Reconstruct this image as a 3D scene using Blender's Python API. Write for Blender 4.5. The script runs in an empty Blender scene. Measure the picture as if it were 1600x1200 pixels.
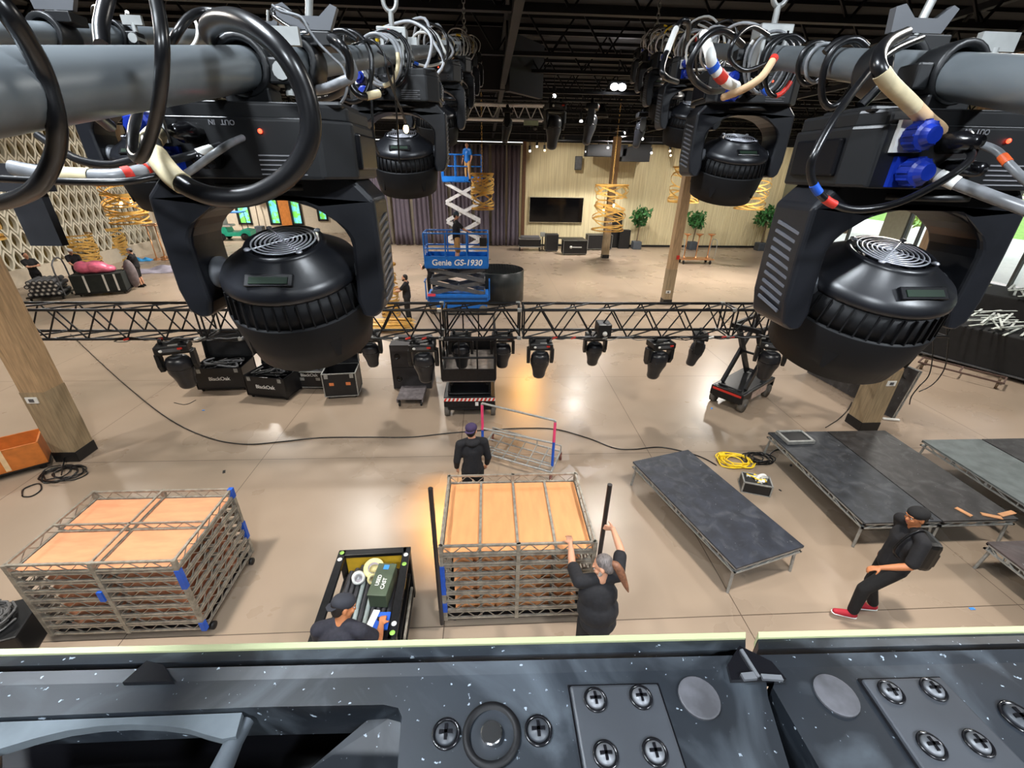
import bpy, bmesh, math, random
from mathutils import Vector, Matrix, Euler
from mathutils.geometry import tessellate_polygon
PI = math.pi
S = bpy.context.scene
COL = S.collection

# ---------------------------------------------------------------- camera
CAM_M = Matrix(((0.99855046, 0.00883423, -0.05309356),
                (-0.05146058, 0.44577154, -0.89366635),
                (0.01577274, 0.89510317, 0.44557999)))
CAM_H = 5.2
FPX = 678.0
cd = bpy.data.cameras.new('camera')
cd.sensor_width = 36.0
cd.lens = FPX / 1600 * 36
cd.clip_start = 0.02
cd.clip_end = 300
cam = bpy.data.objects.new('camera', cd)
COL.objects.link(cam)
cam.matrix_world = Matrix.Translation((0, 0, CAM_H)) @ CAM_M.to_4x4()
S.camera = cam
# ---------------------------------------------------------------- world
w = bpy.data.worlds.new('sky'); S.world = w; w.use_nodes = True
nt = w.node_tree; nt.nodes.clear()
sky = nt.nodes.new('ShaderNodeTexSky'); sky.sky_type = 'HOSEK_WILKIE'; sky.turbidity = 4
sky.sun_direction = Vector((0.6, -0.3, 0.7)).normalized()
mixs = nt.nodes.new('ShaderNodeMixRGB'); mixs.inputs[0].default_value = 0.75
mixs.inputs[2].default_value = (0.95, 0.97, 1.0, 1)
bg = nt.nodes.new('ShaderNodeBackground'); bg.inputs[1].default_value = 3.2
ow = nt.nodes.new('ShaderNodeOutputWorld')
nt.links.new(sky.outputs[0], mixs.inputs[1]); nt.links.new(mixs.outputs[0], bg.inputs[0]); nt.links.new(bg.outputs[0], ow.inputs[0])
# ---------------------------------------------------------------- exposure
S.view_settings.view_transform = 'Standard'
S.view_settings.look = 'None'
S.view_settings.gamma = 1
S.view_settings.use_curve_mapping = False
S.view_settings.exposure = 0.0
try:
    S.cycles.use_denoising = True
    S.cycles.max_bounces = 6; S.cycles.diffuse_bounces = 3; S.cycles.glossy_bounces = 3
    S.cycles.transmission_bounces = 4; S.cycles.sample_clamp_indirect = 4
    S.cycles.caustics_reflective = False; S.cycles.caustics_refractive = False
except Exception:
    pass
# ---------------------------------------------------------------- large area lights (the hall's high bay lamps; their housings are built with the ceiling)
HIGH_BAYS = [(-1.4, .4), (2.3, -1.6), (-.7, -2.6), (-12, 3.5), (-4.2, 3.2), (4.0, 3.2), (12, 3.5), (-13, 12), (-4.5, 12.5), (4.2, 12.5), (13, 12), (-12, 22), (-3.5, 22), (5, 22), (13, 22), (-8, 29.5), (8, 29.5), (-20, 35.5), (-24.8, 26)]  # last two lamps added to brighten the annex
BAY_W = 330
for k, (x, y) in enumerate(HIGH_BAYS):
    ld = bpy.data.lights.new('high_bay_light', 'AREA'); ld.shape = 'DISK'; ld.size = 0.55
    ld.energy = (300 if k else 160) if k < 3 else (BAY_W if y < 18 else BAY_W * (1.4 if abs(x) < 10 and y < 25 else 2.6)); ld.color = (.86, .93, 1.0) if k < 3 else (1.0, 0.95, 0.88); ld.spread = 2.6
    lo = bpy.data.objects.new('high_bay_light', ld); COL.objects.link(lo); lo.location = (x, y, 7.22)

# fill spots added to brighten the walls (their cans are built with the roof)
WALL_FILL = [(4.4, 28.6, 6, 33.6, 2.6), (10.5, 28.2, 11, 33.6, 2.6), (15.5, 28.2, 16, 33.6, 2.6), (20, 28.2, 20.6, 33.6, 2.6), (-5, 28.4, -5, 33.4, 2.6), (-16.5, 13, -21.3, 13, 3), (-16.5, 19.4, -21.3, 19.4, 3), (-16.5, 26, -21.3, 26, 3)]
for x, y, tx, ty, tz in WALL_FILL:
    d = Vector((tx - x, ty - y, tz - 6.85)); ld = bpy.data.lights.new('wall_fill_light', 'SPOT'); ld.energy = 520; ld.spot_size = 1.75; ld.spot_blend = .8; ld.color = (1, .95, .86); ld.shadow_soft_size = .08
    lo = bpy.data.objects.new('wall_fill_light', ld); COL.objects.link(lo); lo.location = Vector((x, y, 6.85)) + d.normalized() * .14; lo.rotation_euler = d.to_track_quat('-Z', 'Y').to_euler()

# ---------------------------------------------------------------- projection helpers (where the rays of the photograph meet known planes)
def ray(u, v):
    d = CAM_M @ Vector((u - 800, 600 - v, -FPX)); return d.normalized()
def G(u, v, z=0.0):
    r = ray(u, v); t = (z - CAM_H) / r.z; return Vector((r.x * t, r.y * t, z))
def D(u, v, y):
    r = ray(u, v); t = y / r.y; return Vector((r.x * t, y, CAM_H + r.z * t))

# ---------------------------------------------------------------- materials
MATS = {}
def mat(name, col, rough=0.6, metal=0.0, var=0.12, scale=6.0, bump=0.0, spec=0.5, emis=None, estr=0.0, coat=0.0, stretch=None, col2=None, alpha=None, trans=0.0, detail=4, contrast=(0.35, 0.65)):
    if name in MATS: return MATS[name]
    m = bpy.data.materials.new(name); m.use_nodes = True
    n = m.node_tree; b = n.nodes['Principled BSDF']
    b.inputs['Roughness'].default_value = rough
    b.inputs['Metallic'].default_value = metal
    b.inputs['Specular IOR Level'].default_value = spec
    if coat: b.inputs['Coat Weight'].default_value = coat
    if trans: b.inputs['Transmission Weight'].default_value = trans
    tc = n.nodes.new('ShaderNodeTexCoord'); mp = n.nodes.new('ShaderNodeMapping')
    n.links.new(tc.outputs['Object'], mp.inputs[0])
    if stretch: mp.inputs['Scale'].default_value = stretch
    no = n.nodes.new('ShaderNodeTexNoise'); no.inputs['Scale'].default_value = scale; no.inputs['Detail'].default_value = detail
    n.links.new(mp.outputs[0], no.inputs[0])
    cr = n.nodes.new('ShaderNodeValToRGB')
    c = Vector(col[:3])
    if col2 is None:
        a_, b_ = c * (1 - var), c * (1 + var)
    else:
        a_, b_ = c, Vector(col2[:3])
    cr.color_ramp.elements[0].position = contrast[0]; cr.color_ramp.elements[1].position = contrast[1]
    cr.color_ramp.elements[0].color = (*a_, 1); cr.color_ramp.elements[1].color = (*[min(1, t) for t in b_], 1)
    n.links.new(no.outputs[0], cr.inputs[0]); n.links.new(cr.outputs[0], b.inputs['Base Color'])
    if bump:
        bp = n.nodes.new('ShaderNodeBump'); bp.inputs['Strength'].default_value = bump; bp.inputs['Distance'].default_value = 0.01
        n.links.new(no.outputs[0], bp.inputs['Height']); n.links.new(bp.outputs[0], b.inputs['Normal'])
    if emis:
        b.inputs['Emission Color'].default_value = (*emis, 1); b.inputs['Emission Strength'].default_value = estr
    MATS[name] = m
    return m
def srgb(r, g, b):
    f = lambda c: (c / 255 / 12.92) if c / 255 <= 0.04045 else ((c / 255 + 0.055) / 1.055) ** 2.4
    return (f(r), f(g), f(b))

M_BLK = mat('black_plastic', srgb(17, 18, 20), 0.42, var=0.15, scale=9)
M_BLKG = mat('black_gloss', srgb(14, 14, 17), 0.22, var=0.1)
M_HEAD = mat('fixture_shell', srgb(22, 23, 27), 0.36, var=0.12, scale=30, bump=0.04)
M_HEADF = mat('fixture_fin', srgb(10, 10, 12), 0.6, spec=.25)
M_HOOD = mat('fixture_hood', srgb(24, 18, 20), 0.4, var=0.1, scale=3)
M_BLKM = mat('black_painted_metal', srgb(20, 21, 24), 0.35, metal=0.3, var=0.3, scale=20)
M_SCIS = mat('dark_grey_steel', srgb(96, 98, 102), 0.5, metal=0.4, var=0.15)
M_ALU = mat('anodised_tube', srgb(116, 122, 126), 0.34, metal=0.4, var=0.12, scale=14, stretch=(1, .15, 1))
M_GALV = mat('galvanised_steel', srgb(168, 170, 168), 0.42, metal=0.55, var=0.15, scale=18)
M_GALVD = mat('worn_galvanised_steel', srgb(158, 152, 140), 0.5, metal=0.45, var=0.25, scale=15)
M_CHROME = mat('chrome', srgb(205, 206, 208), 0.2, metal=1.0, var=0.05)
M_CAB = mat('black_rubber_cable', srgb(16, 16, 18), 0.3, var=0.2, scale=40)
M_CABG = mat('grey_cable', srgb(120, 122, 125), 0.35, var=0.2, scale=60)
M_TAPE_C = mat('cream_tape', srgb(200, 186, 150), 0.6, var=0.15, scale=50)
M_RED = mat('red_tape', srgb(200, 48, 36), 0.5)
M_WHT = mat('white_paint', srgb(228, 228, 224), 0.5, var=0.04)
M_BLUEC = mat('blue_connector', srgb(18, 46, 150), 0.35, var=0.1)
M_BLUET = mat('blue_tape', srgb(24, 84, 190), 0.5)
M_GENIE = mat('blue_lift_paint', srgb(22, 104, 190), 0.4, var=0.08)
M_WOOD = mat('pale_post_wood', srgb(170, 142, 108), 0.55, var=0.22, scale=5, stretch=(6, 6, .5), detail=8)
M_WOOD2 = mat('grey_post_wood', srgb(150, 132, 104), 0.6, var=0.2, scale=5, stretch=(6, 6, .5), detail=8)
M_PLY = mat('peach_plywood', srgb(216, 148, 108), 0.6, var=0.09, scale=3, stretch=(1, 4, 1), detail=6)
M_PLY2 = mat('amber_plywood', srgb(222, 154, 100), 0.6, var=0.06, scale=3, stretch=(4, 1, 1), detail=6)
M_OSB = mat('orange_plywood', srgb(205, 120, 52), 0.55, var=0.15, scale=6)
M_GOLD = mat('gold_band', srgb(238, 192, 106), 0.35, metal=0.35, var=0.1)
M_BRASS = mat('copper_pole', srgb(205, 150, 105), 0.3, metal=0.8, var=0.1)
M_DECK = mat('black_stage_deck', srgb(50, 53, 58), 0.55, var=0.35, scale=4, detail=8, bump=0.1)
M_DECK2 = mat('grey_stage_deck', srgb(96, 104, 104), 0.5, var=0.2, scale=4, detail=8)
M_DECK3 = mat('brownish_black_deck', srgb(48, 46, 46), 0.5, var=0.35, scale=4, detail=8)
M_SKIN = mat('skin', srgb(205, 150, 120), 0.55, var=0.06, scale=8)
M_SKIN2 = mat('tan_skin', srgb(190, 122, 80), 0.55, var=0.06, scale=8)
M_TEEB = mat('black_cotton', srgb(26, 26, 30), 0.85, var=0.2, scale=30)
M_TEEN = mat('navy_cotton', srgb(36, 36, 46), 0.85, var=0.2, scale=30)
M_JEAN = mat('black_trouser_cloth', srgb(20, 20, 22), 0.85, var=0.2, scale=30)
M_HAIRD = mat('dark_hair', srgb(28, 22, 20), 0.6, var=0.3, scale=40)
M_HAIRG = mat('greying_hair', srgb(105, 98, 96), 0.55, var=0.4, scale=30, stretch=(4, 1, 1))
M_HAIRB = mat('brown_hair', srgb(120, 80, 58), 0.55, var=0.3, scale=30)
M_LEAF = mat('green_leaf', srgb(52, 110, 54), 0.5, var=0.4, scale=5)
M_GLASS_BLK = mat('black_screen', srgb(8, 8, 10), 0.08)
M_YEL = mat('yellow_cable', srgb(240, 205, 40), 0.45, var=0.08)
M_YPL = mat('yellow_painted_ply', srgb(225, 180, 50), 0.5, var=0.12)
M_PINK = mat('pink_plastic_bag', srgb(240, 120, 150), 0.35, var=0.15, scale=6, bump=0.5)
M_DRAPE = mat('charcoal_purple_drape', srgb(98, 90, 102), 0.9, var=0.12, scale=3, stretch=(3, 3, .2))
M_EDGE = mat('yellow_green_edge', srgb(150, 154, 116), 0.5, var=0.12, scale=3)

# ---------------------------------------------------------------- mesh builder
class MB:
    def __init__(s): s.v = []; s.f = []; s.mi = []; s.sm = []; s.mats = []
    def _m(s, m):
        if m is None: m = s.mats[0] if s.mats else None
        if m is None: return 0
        if m not in s.mats: s.mats.append(m)
        return s.mats.index(m)
    def add(s, vs, fs, m=None, smooth=False, M=None):
        o = len(s.v); k = s._m(m)
        s.v += [tuple(M @ Vector(p)) if M is not None else tuple(p) for p in vs]
        for f in fs:
            s.f.append([i + o for i in f]); s.mi.append(k); s.sm.append(smooth)
        return s
    def box(s, c, d, m=None, M=None, rz=0, bev=0.0):
        x, y, z = d[0] / 2, d[1] / 2, d[2] / 2
        L = Matrix.Translation(c) @ Matrix.Rotation(rz, 4, 'Z')
        if M is not None: L = M @ L
        if bev <= 0:
            vs = [(-x, -y, -z), (x, -y, -z), (x, y, -z), (-x, y, -z), (-x, -y, z), (x, -y, z), (x, y, z), (-x, y, z)]
            fs = [(0, 3, 2, 1), (4, 5, 6, 7), (0, 1, 5, 4), (1, 2, 6, 5), (2, 3, 7, 6), (3, 0, 4, 7)]
            return s.add(vs, fs, m, False, L)
        b = min(bev, x * .9, y * .9, z * .9)
        bm = bmesh.new(); bmesh.ops.create_cube(bm, size=1)
        bmesh.ops.scale(bm, vec=(2 * x, 2 * y, 2 * z), verts=bm.verts)
        bmesh.ops.bevel(bm, geom=bm.edges[:] + bm.verts[:], offset=b, segments=2, profile=0.6, affect='EDGES')
        bm.verts.index_update()
        vs = [v.co.copy() for v in bm.verts]; fs = [[v.index for v in f.verts] for f in bm.faces]; bm.free()
        return s.add(vs, fs, m, False, L)
    def bar(s, a, b, w, h=None, m=None, up=(0, 0, 1)):
        a, b = Vector(a), Vector(b); h = h or w; d = b - a; L = d.length
        if L < 1e-6: return s
        z = d / L; x = z.cross(Vector(up))
        if x.length < 1e-4: x = z.cross(Vector((0, 1, 0)))
        x.normalize(); y = x.cross(z)
        M = Matrix((x, y, z)).transposed().to_4x4(); M.translation = (a + b) / 2
        return s.box((0, 0, 0), (w, h, L), m, M)
    def ring_tube(s, pts, rad, n=8, m=None, cap=True, closed=False):
        pts = [Vector(p) for p in pts]; N = len(pts)
        if not hasattr(rad, '__len__'): rad = [rad] * N
        vs = []; t0 = None; fr = None
        for i, p in enumerate(pts):
            if closed: t = pts[(i + 1) % N] - pts[i - 1]
            else: t = pts[min(i + 1, N - 1)] - pts[max(i - 1, 0)]
            if t.length < 1e-9: t = Vector((0, 0, 1))
            t.normalize()
            if fr is None:
                a = Vector((0, 0, 1)) if abs(t.z) < .9 else Vector((1, 0, 0))
                fr = (a - t * a.dot(t)).normalized()
            else:
                fr = fr - t * fr.dot(t)
                fr = fr.normalized() if fr.length > 1e-6 else t.orthogonal().normalized()
            bi = t.cross(fr)
            for k in range(n):
                an = 2 * PI * k / n
                vs.append(p + (fr * math.cos(an) + bi * math.sin(an)) * rad[i])
        fs = []
        R = N if closed else N - 1
        for i in range(R):
            j = (i + 1) % N
            for k in range(n):
                l = (k + 1) % n
                fs.append((i * n + k, i * n + l, j * n + l, j * n + k))
        s.add(vs, fs, m, True)
        if cap and not closed:
            s.add(vs[:n], [tuple(range(n))[::-1]], m); s.add(vs[-n:], [tuple(range(n))], m)
        return s
    def tube(s, a, b, r, n=8, m=None, r2=None):
        return s.ring_tube([a, b], [r, r if r2 is None else r2], n, m)
    def lathe(s, prof, n=24, m=None, M=None, smooth=True, sy=1.0):
        vs = []; fs = []
        for (r, z) in prof:
            for k in range(n):
                a = 2 * PI * k / n; vs.append((r * math.cos(a), r * sy * math.sin(a), z))
        for i in range(len(prof) - 1):
            for k in range(n):
                l = (k + 1) % n
                fs.append((i * n + k, i * n + l, (i + 1) * n + l, (i + 1) * n + k))
        if prof[0][0] > 1e-5: fs.append(tuple(range(n))[::-1])
        if prof[-1][0] > 1e-5: fs.append(tuple(range((len(prof) - 1) * n, len(prof) * n)))
        return s.add(vs, fs, m, smooth, M)
    def ell(s, c, r, m=None, n=12, M=None, rot=None):
        prof = [(max(1e-6, math.sin(PI * i / (n // 1)) if 0 < i < n else 1e-6), -math.cos(PI * i / n)) for i in range(n + 1)]
        L = Matrix.Translation(c)
        if rot is not None: L = L @ (rot.to_4x4() if not isinstance(rot, Euler) else rot.to_matrix().to_4x4())
        L = L @ Matrix.Diagonal((r[0], r[1], r[2], 1))
        if M is not None: L = M @ L
        return s.lathe(prof, max(8, n + 4), m, L)
    def cap(s, a, b, ra, rb, m=None, n=12):
        a, b = Vector(a), Vector(b); d = b - a; L = max(d.length, 1e-5); z = d / L
        q = Vector((0, 0, 1)).rotation_difference(z).to_matrix().to_4x4(); q.translation = a
        prof = [(1e-5, -ra)] + [(ra * math.cos(t), ra * math.sin(t)) for t in (-1.1, -.7, -.3)] + [(ra, 0), (rb, L)]
        prof += [(rb * math.cos(t), L + rb * math.sin(t)) for t in (.3, .7, 1.1)] + [(1e-5, L + rb)]
        return s.lathe(prof, n, m, q)
    def prism(s, poly, h, m=None, M=None, holes=None, smooth=False):
        # poly in XY extruded along +Z by h (centred), optional holes
        loops = [list(poly)] + [list(x) for x in (holes or [])]
        tri = tessellate_polygon([[Vector((p[0], p[1], 0)) for p in l] for l in loops])
        flat = [p for l in loops for p in l]; N = len(flat)
        vs = [(p[0], p[1], -h / 2) for p in flat] + [(p[0], p[1], h / 2) for p in flat]
        fs = [tuple(t) for t in tri] + [tuple(i + N for i in t[::-1]) for t in tri]
        o = 0
        for l in loops:
            k = len(l)
            for i in range(k):
                j = (i + 1) % k; fs.append((o + i, o + j, o + j + N, o + i + N))
            o += k
        return s.add(vs, fs, m, smooth, M)
    def build(s, name, m=None, parent=None, loc=None, bev=0.0, seg=2, subd=0, recalc=True):
        me = bpy.data.meshes.new(name)
        me.from_pydata([tuple(p) for p in s.v], [], s.f)
        for x in ([m] if (m is not None and not s.mats) else s.mats): me.materials.append(x)
        if m is not None and s.mats and len(s.mats) == 0: me.materials.append(m)
        for p, k, sm in zip(me.polygons, s.mi, s.sm):
            p.material_index = min(k, max(0, len(me.materials) - 1)); p.use_smooth = sm
        if recalc:
            bm = bmesh.new(); bm.from_mesh(me); bmesh.ops.recalc_face_normals(bm, faces=bm.faces); bm.to_mesh(me); bm.free()
        me.update()
        o = bpy.data.objects.new(name, me); COL.objects.link(o)
        if parent is not None: o.parent = parent
        if loc is not None: o.location = loc
        if bev > 0:
            md = o.modifiers.new('bevel', 'BEVEL'); md.width = bev; md.segments = seg; md.limit_method = 'ANGLE'; md.angle_limit = 0.6
        return o
def tag(o, label, cat, group=None, kind=None):
    if label: o['label'] = label
    if cat: o['category'] = cat
    if group: o['group'] = group
    if kind: o['kind'] = kind
    return o
def thing(name, label, cat, loc=(0, 0, 0), rz=0.0, group=None):
    o = bpy.data.objects.new(name, None); COL.objects.link(o); o.empty_display_size = .1
    o.location = loc; o.rotation_euler = (0, 0, rz)
    return tag(o, label, cat, group)
def struct(o): o['kind'] = 'structure'; return o
def one(mb, name, label, cat, group=None, loc=None, m=None, kind=None):
    return tag(mb.build(name, m, None, loc), label, cat, group, kind)
CH = {}
def kids(o): return [c for c in bpy.data.objects if c.parent == o]
def dup(root, loc=None, rz=None, label=None, group=None, scale=None):
    tree = {}
    for c in bpy.data.objects:
        if c.parent is not None: tree.setdefault(c.parent.name, []).append(c)
    def rec(o, par):
        c = o.copy(); COL.objects.link(c)
        if par is not None: c.parent = par
        for ch in tree.get(o.name, []): rec(ch, c)
        return c
    r = rec(root, None)
    if loc is not None: r.location = loc
    if rz is not None: r.rotation_euler = (0, 0, rz)
    if scale: r.scale = (scale,) * 3
    if label: r['label'] = label
    if group: r['group'] = group
    return r
def smooth_pts(pts, k=6, closed=False):
    P = [Vector(p) for p in pts]; N = len(P); out = []
    rng = range(N if closed else N - 1)
    for i in rng:
        p0 = P[(i - 1) % N] if closed else P[max(i - 1, 0)]
        p1 = P[i]; p2 = P[(i + 1) % N] if closed else P[i + 1]
        p3 = P[(i + 2) % N] if closed else P[min(i + 2, N - 1)]
        for j in range(k):
            t = j / k
            out.append(0.5 * ((2 * p1) + (-p0 + p2) * t + (2 * p0 - 5 * p1 + 4 * p2 - p3) * t * t + (-p0 + 3 * p1 - 3 * p2 + p3) * t ** 3))
    if not closed: out.append(P[-1])
    return out
def text_mesh(name, txt, size, m, M, parent=None, ext=0.002, align='CENTER', shear=0, space=1.0):
    cu = bpy.data.curves.new(name, 'FONT'); cu.body = txt; cu.size = size; cu.extrude = ext; cu.align_x = align; cu.align_y = 'CENTER'
    cu.offset = size * .02; cu.shear = shear; cu.space_character = space
    o = bpy.data.objects.new('tmp_text', cu); COL.objects.link(o)
    dg = bpy.context.evaluated_depsgraph_get(); dg.update()
    me = bpy.data.meshes.new_from_object(o.evaluated_get(dg))
    bpy.data.objects.remove(o)
    me.transform(M); me.materials.clear(); me.materials.append(m); me.name = name
    r = bpy.data.objects.new(name, me); COL.objects.link(r)
    if parent is not None: r.parent = parent
    return r
def facing(loc, yaw=0.0, tilt=PI / 2):
    # text plane: readable from -Y when yaw = 0
    return Matrix.Translation(loc) @ Matrix.Rotation(yaw, 4, 'Z') @ Matrix.Rotation(tilt, 4, 'X')
# ================================================================ THE HALL
def floor_mat():
    m = bpy.data.materials.new('polished_concrete'); m.use_nodes = True; n = m.node_tree; b = n.nodes['Principled BSDF']
    tc = n.nodes.new('ShaderNodeTexCoord')
    def noise(sc, det, dist=0.0):
        x = n.nodes.new('ShaderNodeTexNoise'); x.inputs['Scale'].default_value = sc; x.inputs['Detail'].default_value = det
        x.inputs['Distortion'].default_value = dist; n.links.new(tc.outputs['Object'], x.inputs[0]); return x
    a = noise(0.2, 3, .3); c = noise(.7, 5, 0.2)
    r1 = n.nodes.new('ShaderNodeValToRGB')
    e = r1.color_ramp.elements; e[0].position = .3; e[1].position = .72
    e[0].color = (*srgb(150, 135, 118), 1); e[1].color = (*srgb(182, 162, 142), 1)
    e2 = r1.color_ramp.elements.new(.5); e2.color = (*srgb(167, 148, 129), 1)
    n.links.new(a.outputs[0], r1.inputs[0])
    r2 = n.nodes.new('ShaderNodeValToRGB'); r2.color_ramp.elements[0].position = .1; r2.color_ramp.elements[1].position = .9
    r2.color_ramp.elements[0].color = (.8, .79, .78, 1); r2.color_ramp.elements[1].color = (1, 1, 1, 1)
    n.links.new(c.outputs[0], r2.inputs[0])
    mx = n.nodes.new('ShaderNodeMixRGB'); mx.blend_type = 'MULTIPLY'; mx.inputs[0].default_value = 1
    n.links.new(r1.outputs[0], mx.inputs[1]); n.links.new(r2.outputs[0], mx.inputs[2])
    # sawn joints
    sp = n.nodes.new('ShaderNodeSeparateXYZ'); n.links.new(tc.outputs['Object'], sp.inputs[0])
    def joint(out, off, step):
        s1 = n.nodes.new('ShaderNodeMath'); s1.operation = 'ADD'; s1.inputs[1].default_value = off + 50 * step; n.links.new(out, s1.inputs[0])
        s2 = n.nodes.new('ShaderNodeMath'); s2.operation = 'MODULO'; s2.inputs[1].default_value = step; n.links.new(s1.outputs[0], s2.inputs[0])
        s3 = n.nodes.new('ShaderNodeMath'); s3.operation = 'LESS_THAN'; s3.inputs[1].default_value = 0.012; n.links.new(s2.outputs[0], s3.inputs[0]); return s3
    j1 = joint(sp.outputs[0], 4.47, 3.87); j2 = joint(sp.outputs[1], -3.57, 3.63)
    mm = n.nodes.new('ShaderNodeMath'); mm.operation = 'MAXIMUM'; n.links.new(j1.outputs[0], mm.inputs[0]); n.links.new(j2.outputs[0], mm.inputs[1])
    mj = n.nodes.new('ShaderNodeMixRGB'); mj.inputs[2].default_value = (*srgb(92, 78, 66), 1)
    n.links.new(mm.outputs[0], mj.inputs[0]); n.links.new(mx.outputs[0], mj.inputs[1]); n.links.new(mj.outputs[0], b.inputs['Base Color'])
    rr = n.nodes.new('ShaderNodeMapRange'); rr.inputs[3].default_value = .2; rr.inputs[4].default_value = .38
    n.links.new(c.outputs[0], rr.inputs[0]); n.links.new(rr.outputs[0], b.inputs['Roughness'])
    b.inputs['Specular IOR Level'].default_value = 0.45
    return m
mb = MB(); mb.box((0, 20, -.1), (56, 60, .2)); struct(mb.build('floor', floor_mat()))
# outside ground beyond the windows
M_GRASS = mat('lawn', srgb(120, 170, 70), 0.9, var=0.3, scale=2)
mb = MB(); mb.box((62, 18, -.15), (80, 120, .1)); struct(mb.build('ground', M_GRASS))

M_CEIL = mat('black_roof_deck', srgb(11, 13, 17), 0.9)
M_JOIST = mat('black_joist_steel', srgb(15, 17, 21), 0.6, var=0.3, spec=.3)
# roof deck: corrugated sheet
mb = MB()
mb.box((0, 18, 8.35), (57, 46, .1))
for i in range(60): mb.box((0, -4 + i * .75, 8.27), (56, .3, .08))
struct(mb.build('ceiling', M_CEIL))
# bar joists, each with chords and web, running across the hall
def joist(y, zb, x0, x1, dep=.75, step=1.1):
    mb = MB()
    for z, w_ in ((zb, .07), (zb + dep, .08)): mb.box(((x0 + x1) / 2, y, z), (x1 - x0, .12, w_))
    k = 0; x = x0
    while x < x1 - step:
        mb.bar((x, y, zb), (x + step / 2, y, zb + dep), .035); mb.bar((x + step / 2, y, zb + dep), (x + step, y, zb), .035); x += step
    return mb
for k, y in enumerate([6.2, 8.4, 10.7, 13.0, 15.4, 17.9, 20.4, 23.0, 25.6, 28.2, 30.6]):
    o = joist(y, 7.35 - (0.0 if k % 2 else .1), -24, 24).build('ceiling_joist', M_JOIST); tag(o, 'black open web steel bar joist under the roof deck', 'joist', 'roof joists'); struct(o)
for x in (-16, -8, 0.4, 8.2, 16):
    mb = MB(); mb.box((x, 15, 7.0), (.12, 36, .1)); mb.box((x, 15, 7.7), (.12, 36, .1))
    y = -3
    while y < 32: mb.bar((x, y, 7.0), (x, y + .7, 7.7), .045); mb.bar((x, y + .7, 7.7), (x, y + 1.4, 7.0), .045); y += 1.4
    struct(mb.build('ceiling_girder', M_JOIST))
# lower black pipe grid at the far half
for k, y in enumerate((18.9, 24.5, 30.0)):
    mb = MB(); mb.tube((-20, y, 6.75), (20, y, 6.75), .04); 
    for x in range(-18, 20, 4): mb.tube((x, y, 6.75), (x, y, 7.4), .015)
    struct(mb.build('ceiling_pipe', M_JOIST))
# high bay lamp housings
M_LENS = mat('lamp_lens', (1, 1, 1), .3, emis=(1, .95, .88), estr=14)
g0 = None
for k, (x, y) in enumerate(HIGH_BAYS):
    if g0 is None:
        g0 = thing('high_bay_lamp', 'round black high bay lamp hanging from the roof joists', 'lamp', (x, y, 0), 0, 'high bay lamps under the roof')
        h = MB(); h.lathe([(.1, 7.75), (.14, 7.6), (.31, 7.3), (.32, 7.25), (.3, 7.25), (.29, 7.29)], 24); h.build('housing', M_BLK, g0)
        h = MB(); h.tube((0, 0, 7.72), (0, 0, 8.3), .012); h.build('cable', M_CAB, g0)
    else: dup(g0, (x, y, 0))

c0_ = None  # made-up cans round the added wall fill spots
for x, y, tx, ty, tz in WALL_FILL:
    if c0_ is None:
        c0_ = thing('added_wall_spot', 'added black spot under the roof brightening a wall', 'track light', (x, y, 6.85), 0, 'added wall fill spots'); h = MB(); h.lathe([(.06, -.1), (.08, -.1), (.08, .12), (1e-5, .14)], 14, None); h.build('can', M_BLK, c0_)
        h = MB(); h.tube((0, 0, .1), (0, 0, 1.42), .012, 6); h.build('stem', M_BLK, c0_)
    else: dup(c0_, (x, y, 6.85))
# back wall of beige vertical ribs
def rib_mat():
    m = bpy.data.materials.new('beige_ribbed_panel'); m.use_nodes = True; n = m.node_tree; b = n.nodes['Principled BSDF']
    tc = n.nodes.new('ShaderNodeTexCoord'); mp = n.nodes.new('ShaderNodeMapping'); mp.inputs['Scale'].default_value = (14, 14, .35)
    no = n.nodes.new('ShaderNodeTexNoise'); no.inputs['Scale'].default_value = 1.4; no.inputs['Detail'].default_value = 5
    n.links.new(tc.outputs['Object'], mp.inputs[0]); n.links.new(mp.outputs[0], no.inputs[0])
    cr = n.nodes.new('ShaderNodeValToRGB'); cr.color_ramp.elements[0].position = .32; cr.color_ramp.elements[1].position = .68
    cr.color_ramp.elements[0].color = (*srgb(205, 190, 150), 1); cr.color_ramp.elements[1].color = (*srgb(236, 224, 186), 1)
    n.links.new(no.outputs[0], cr.inputs[0]); n.links.new(cr.outputs[0], b.inputs['Base Color']); b.inputs['Roughness'].default_value = .8
    return m
M_RIB = rib_mat()
mb = MB(); mb.box((12.2, 33.75, 3.4), (19.4, .3, 6.8)); 
for i in range(120): mb.box((2.6 + i * .16, 33.59, 3.45), (.05, .03, 6.7))
struct(mb.build('wall_back', M_RIB))
mb = MB(); mb.box((12.2, 33.55, .07), (19.4, .06, .14)); struct(mb.build('baseboard_back', M_BLK))
mb = MB(); mb.box((0, 33.7, 7.6), (56, .5, 1.6)); struct(mb.build('trim_1', M_CEIL))
M_BROWN = mat('brown_trim', srgb(98, 66, 44), .6)
mb = MB(); mb.box((2.55, 33.4, 3.4), (.22, .5, 6.8)); struct(mb.build('trim_2', M_BROWN))
M_WALLW = mat('warm_white_wall', srgb(214, 202, 182), .85, var=.04)
mb = MB(); mb.box((-3.0, 34.9, 3.4), (11.3, .3, 6.8)); struct(mb.build('wall_behind_drapes', M_WALLW))
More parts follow.
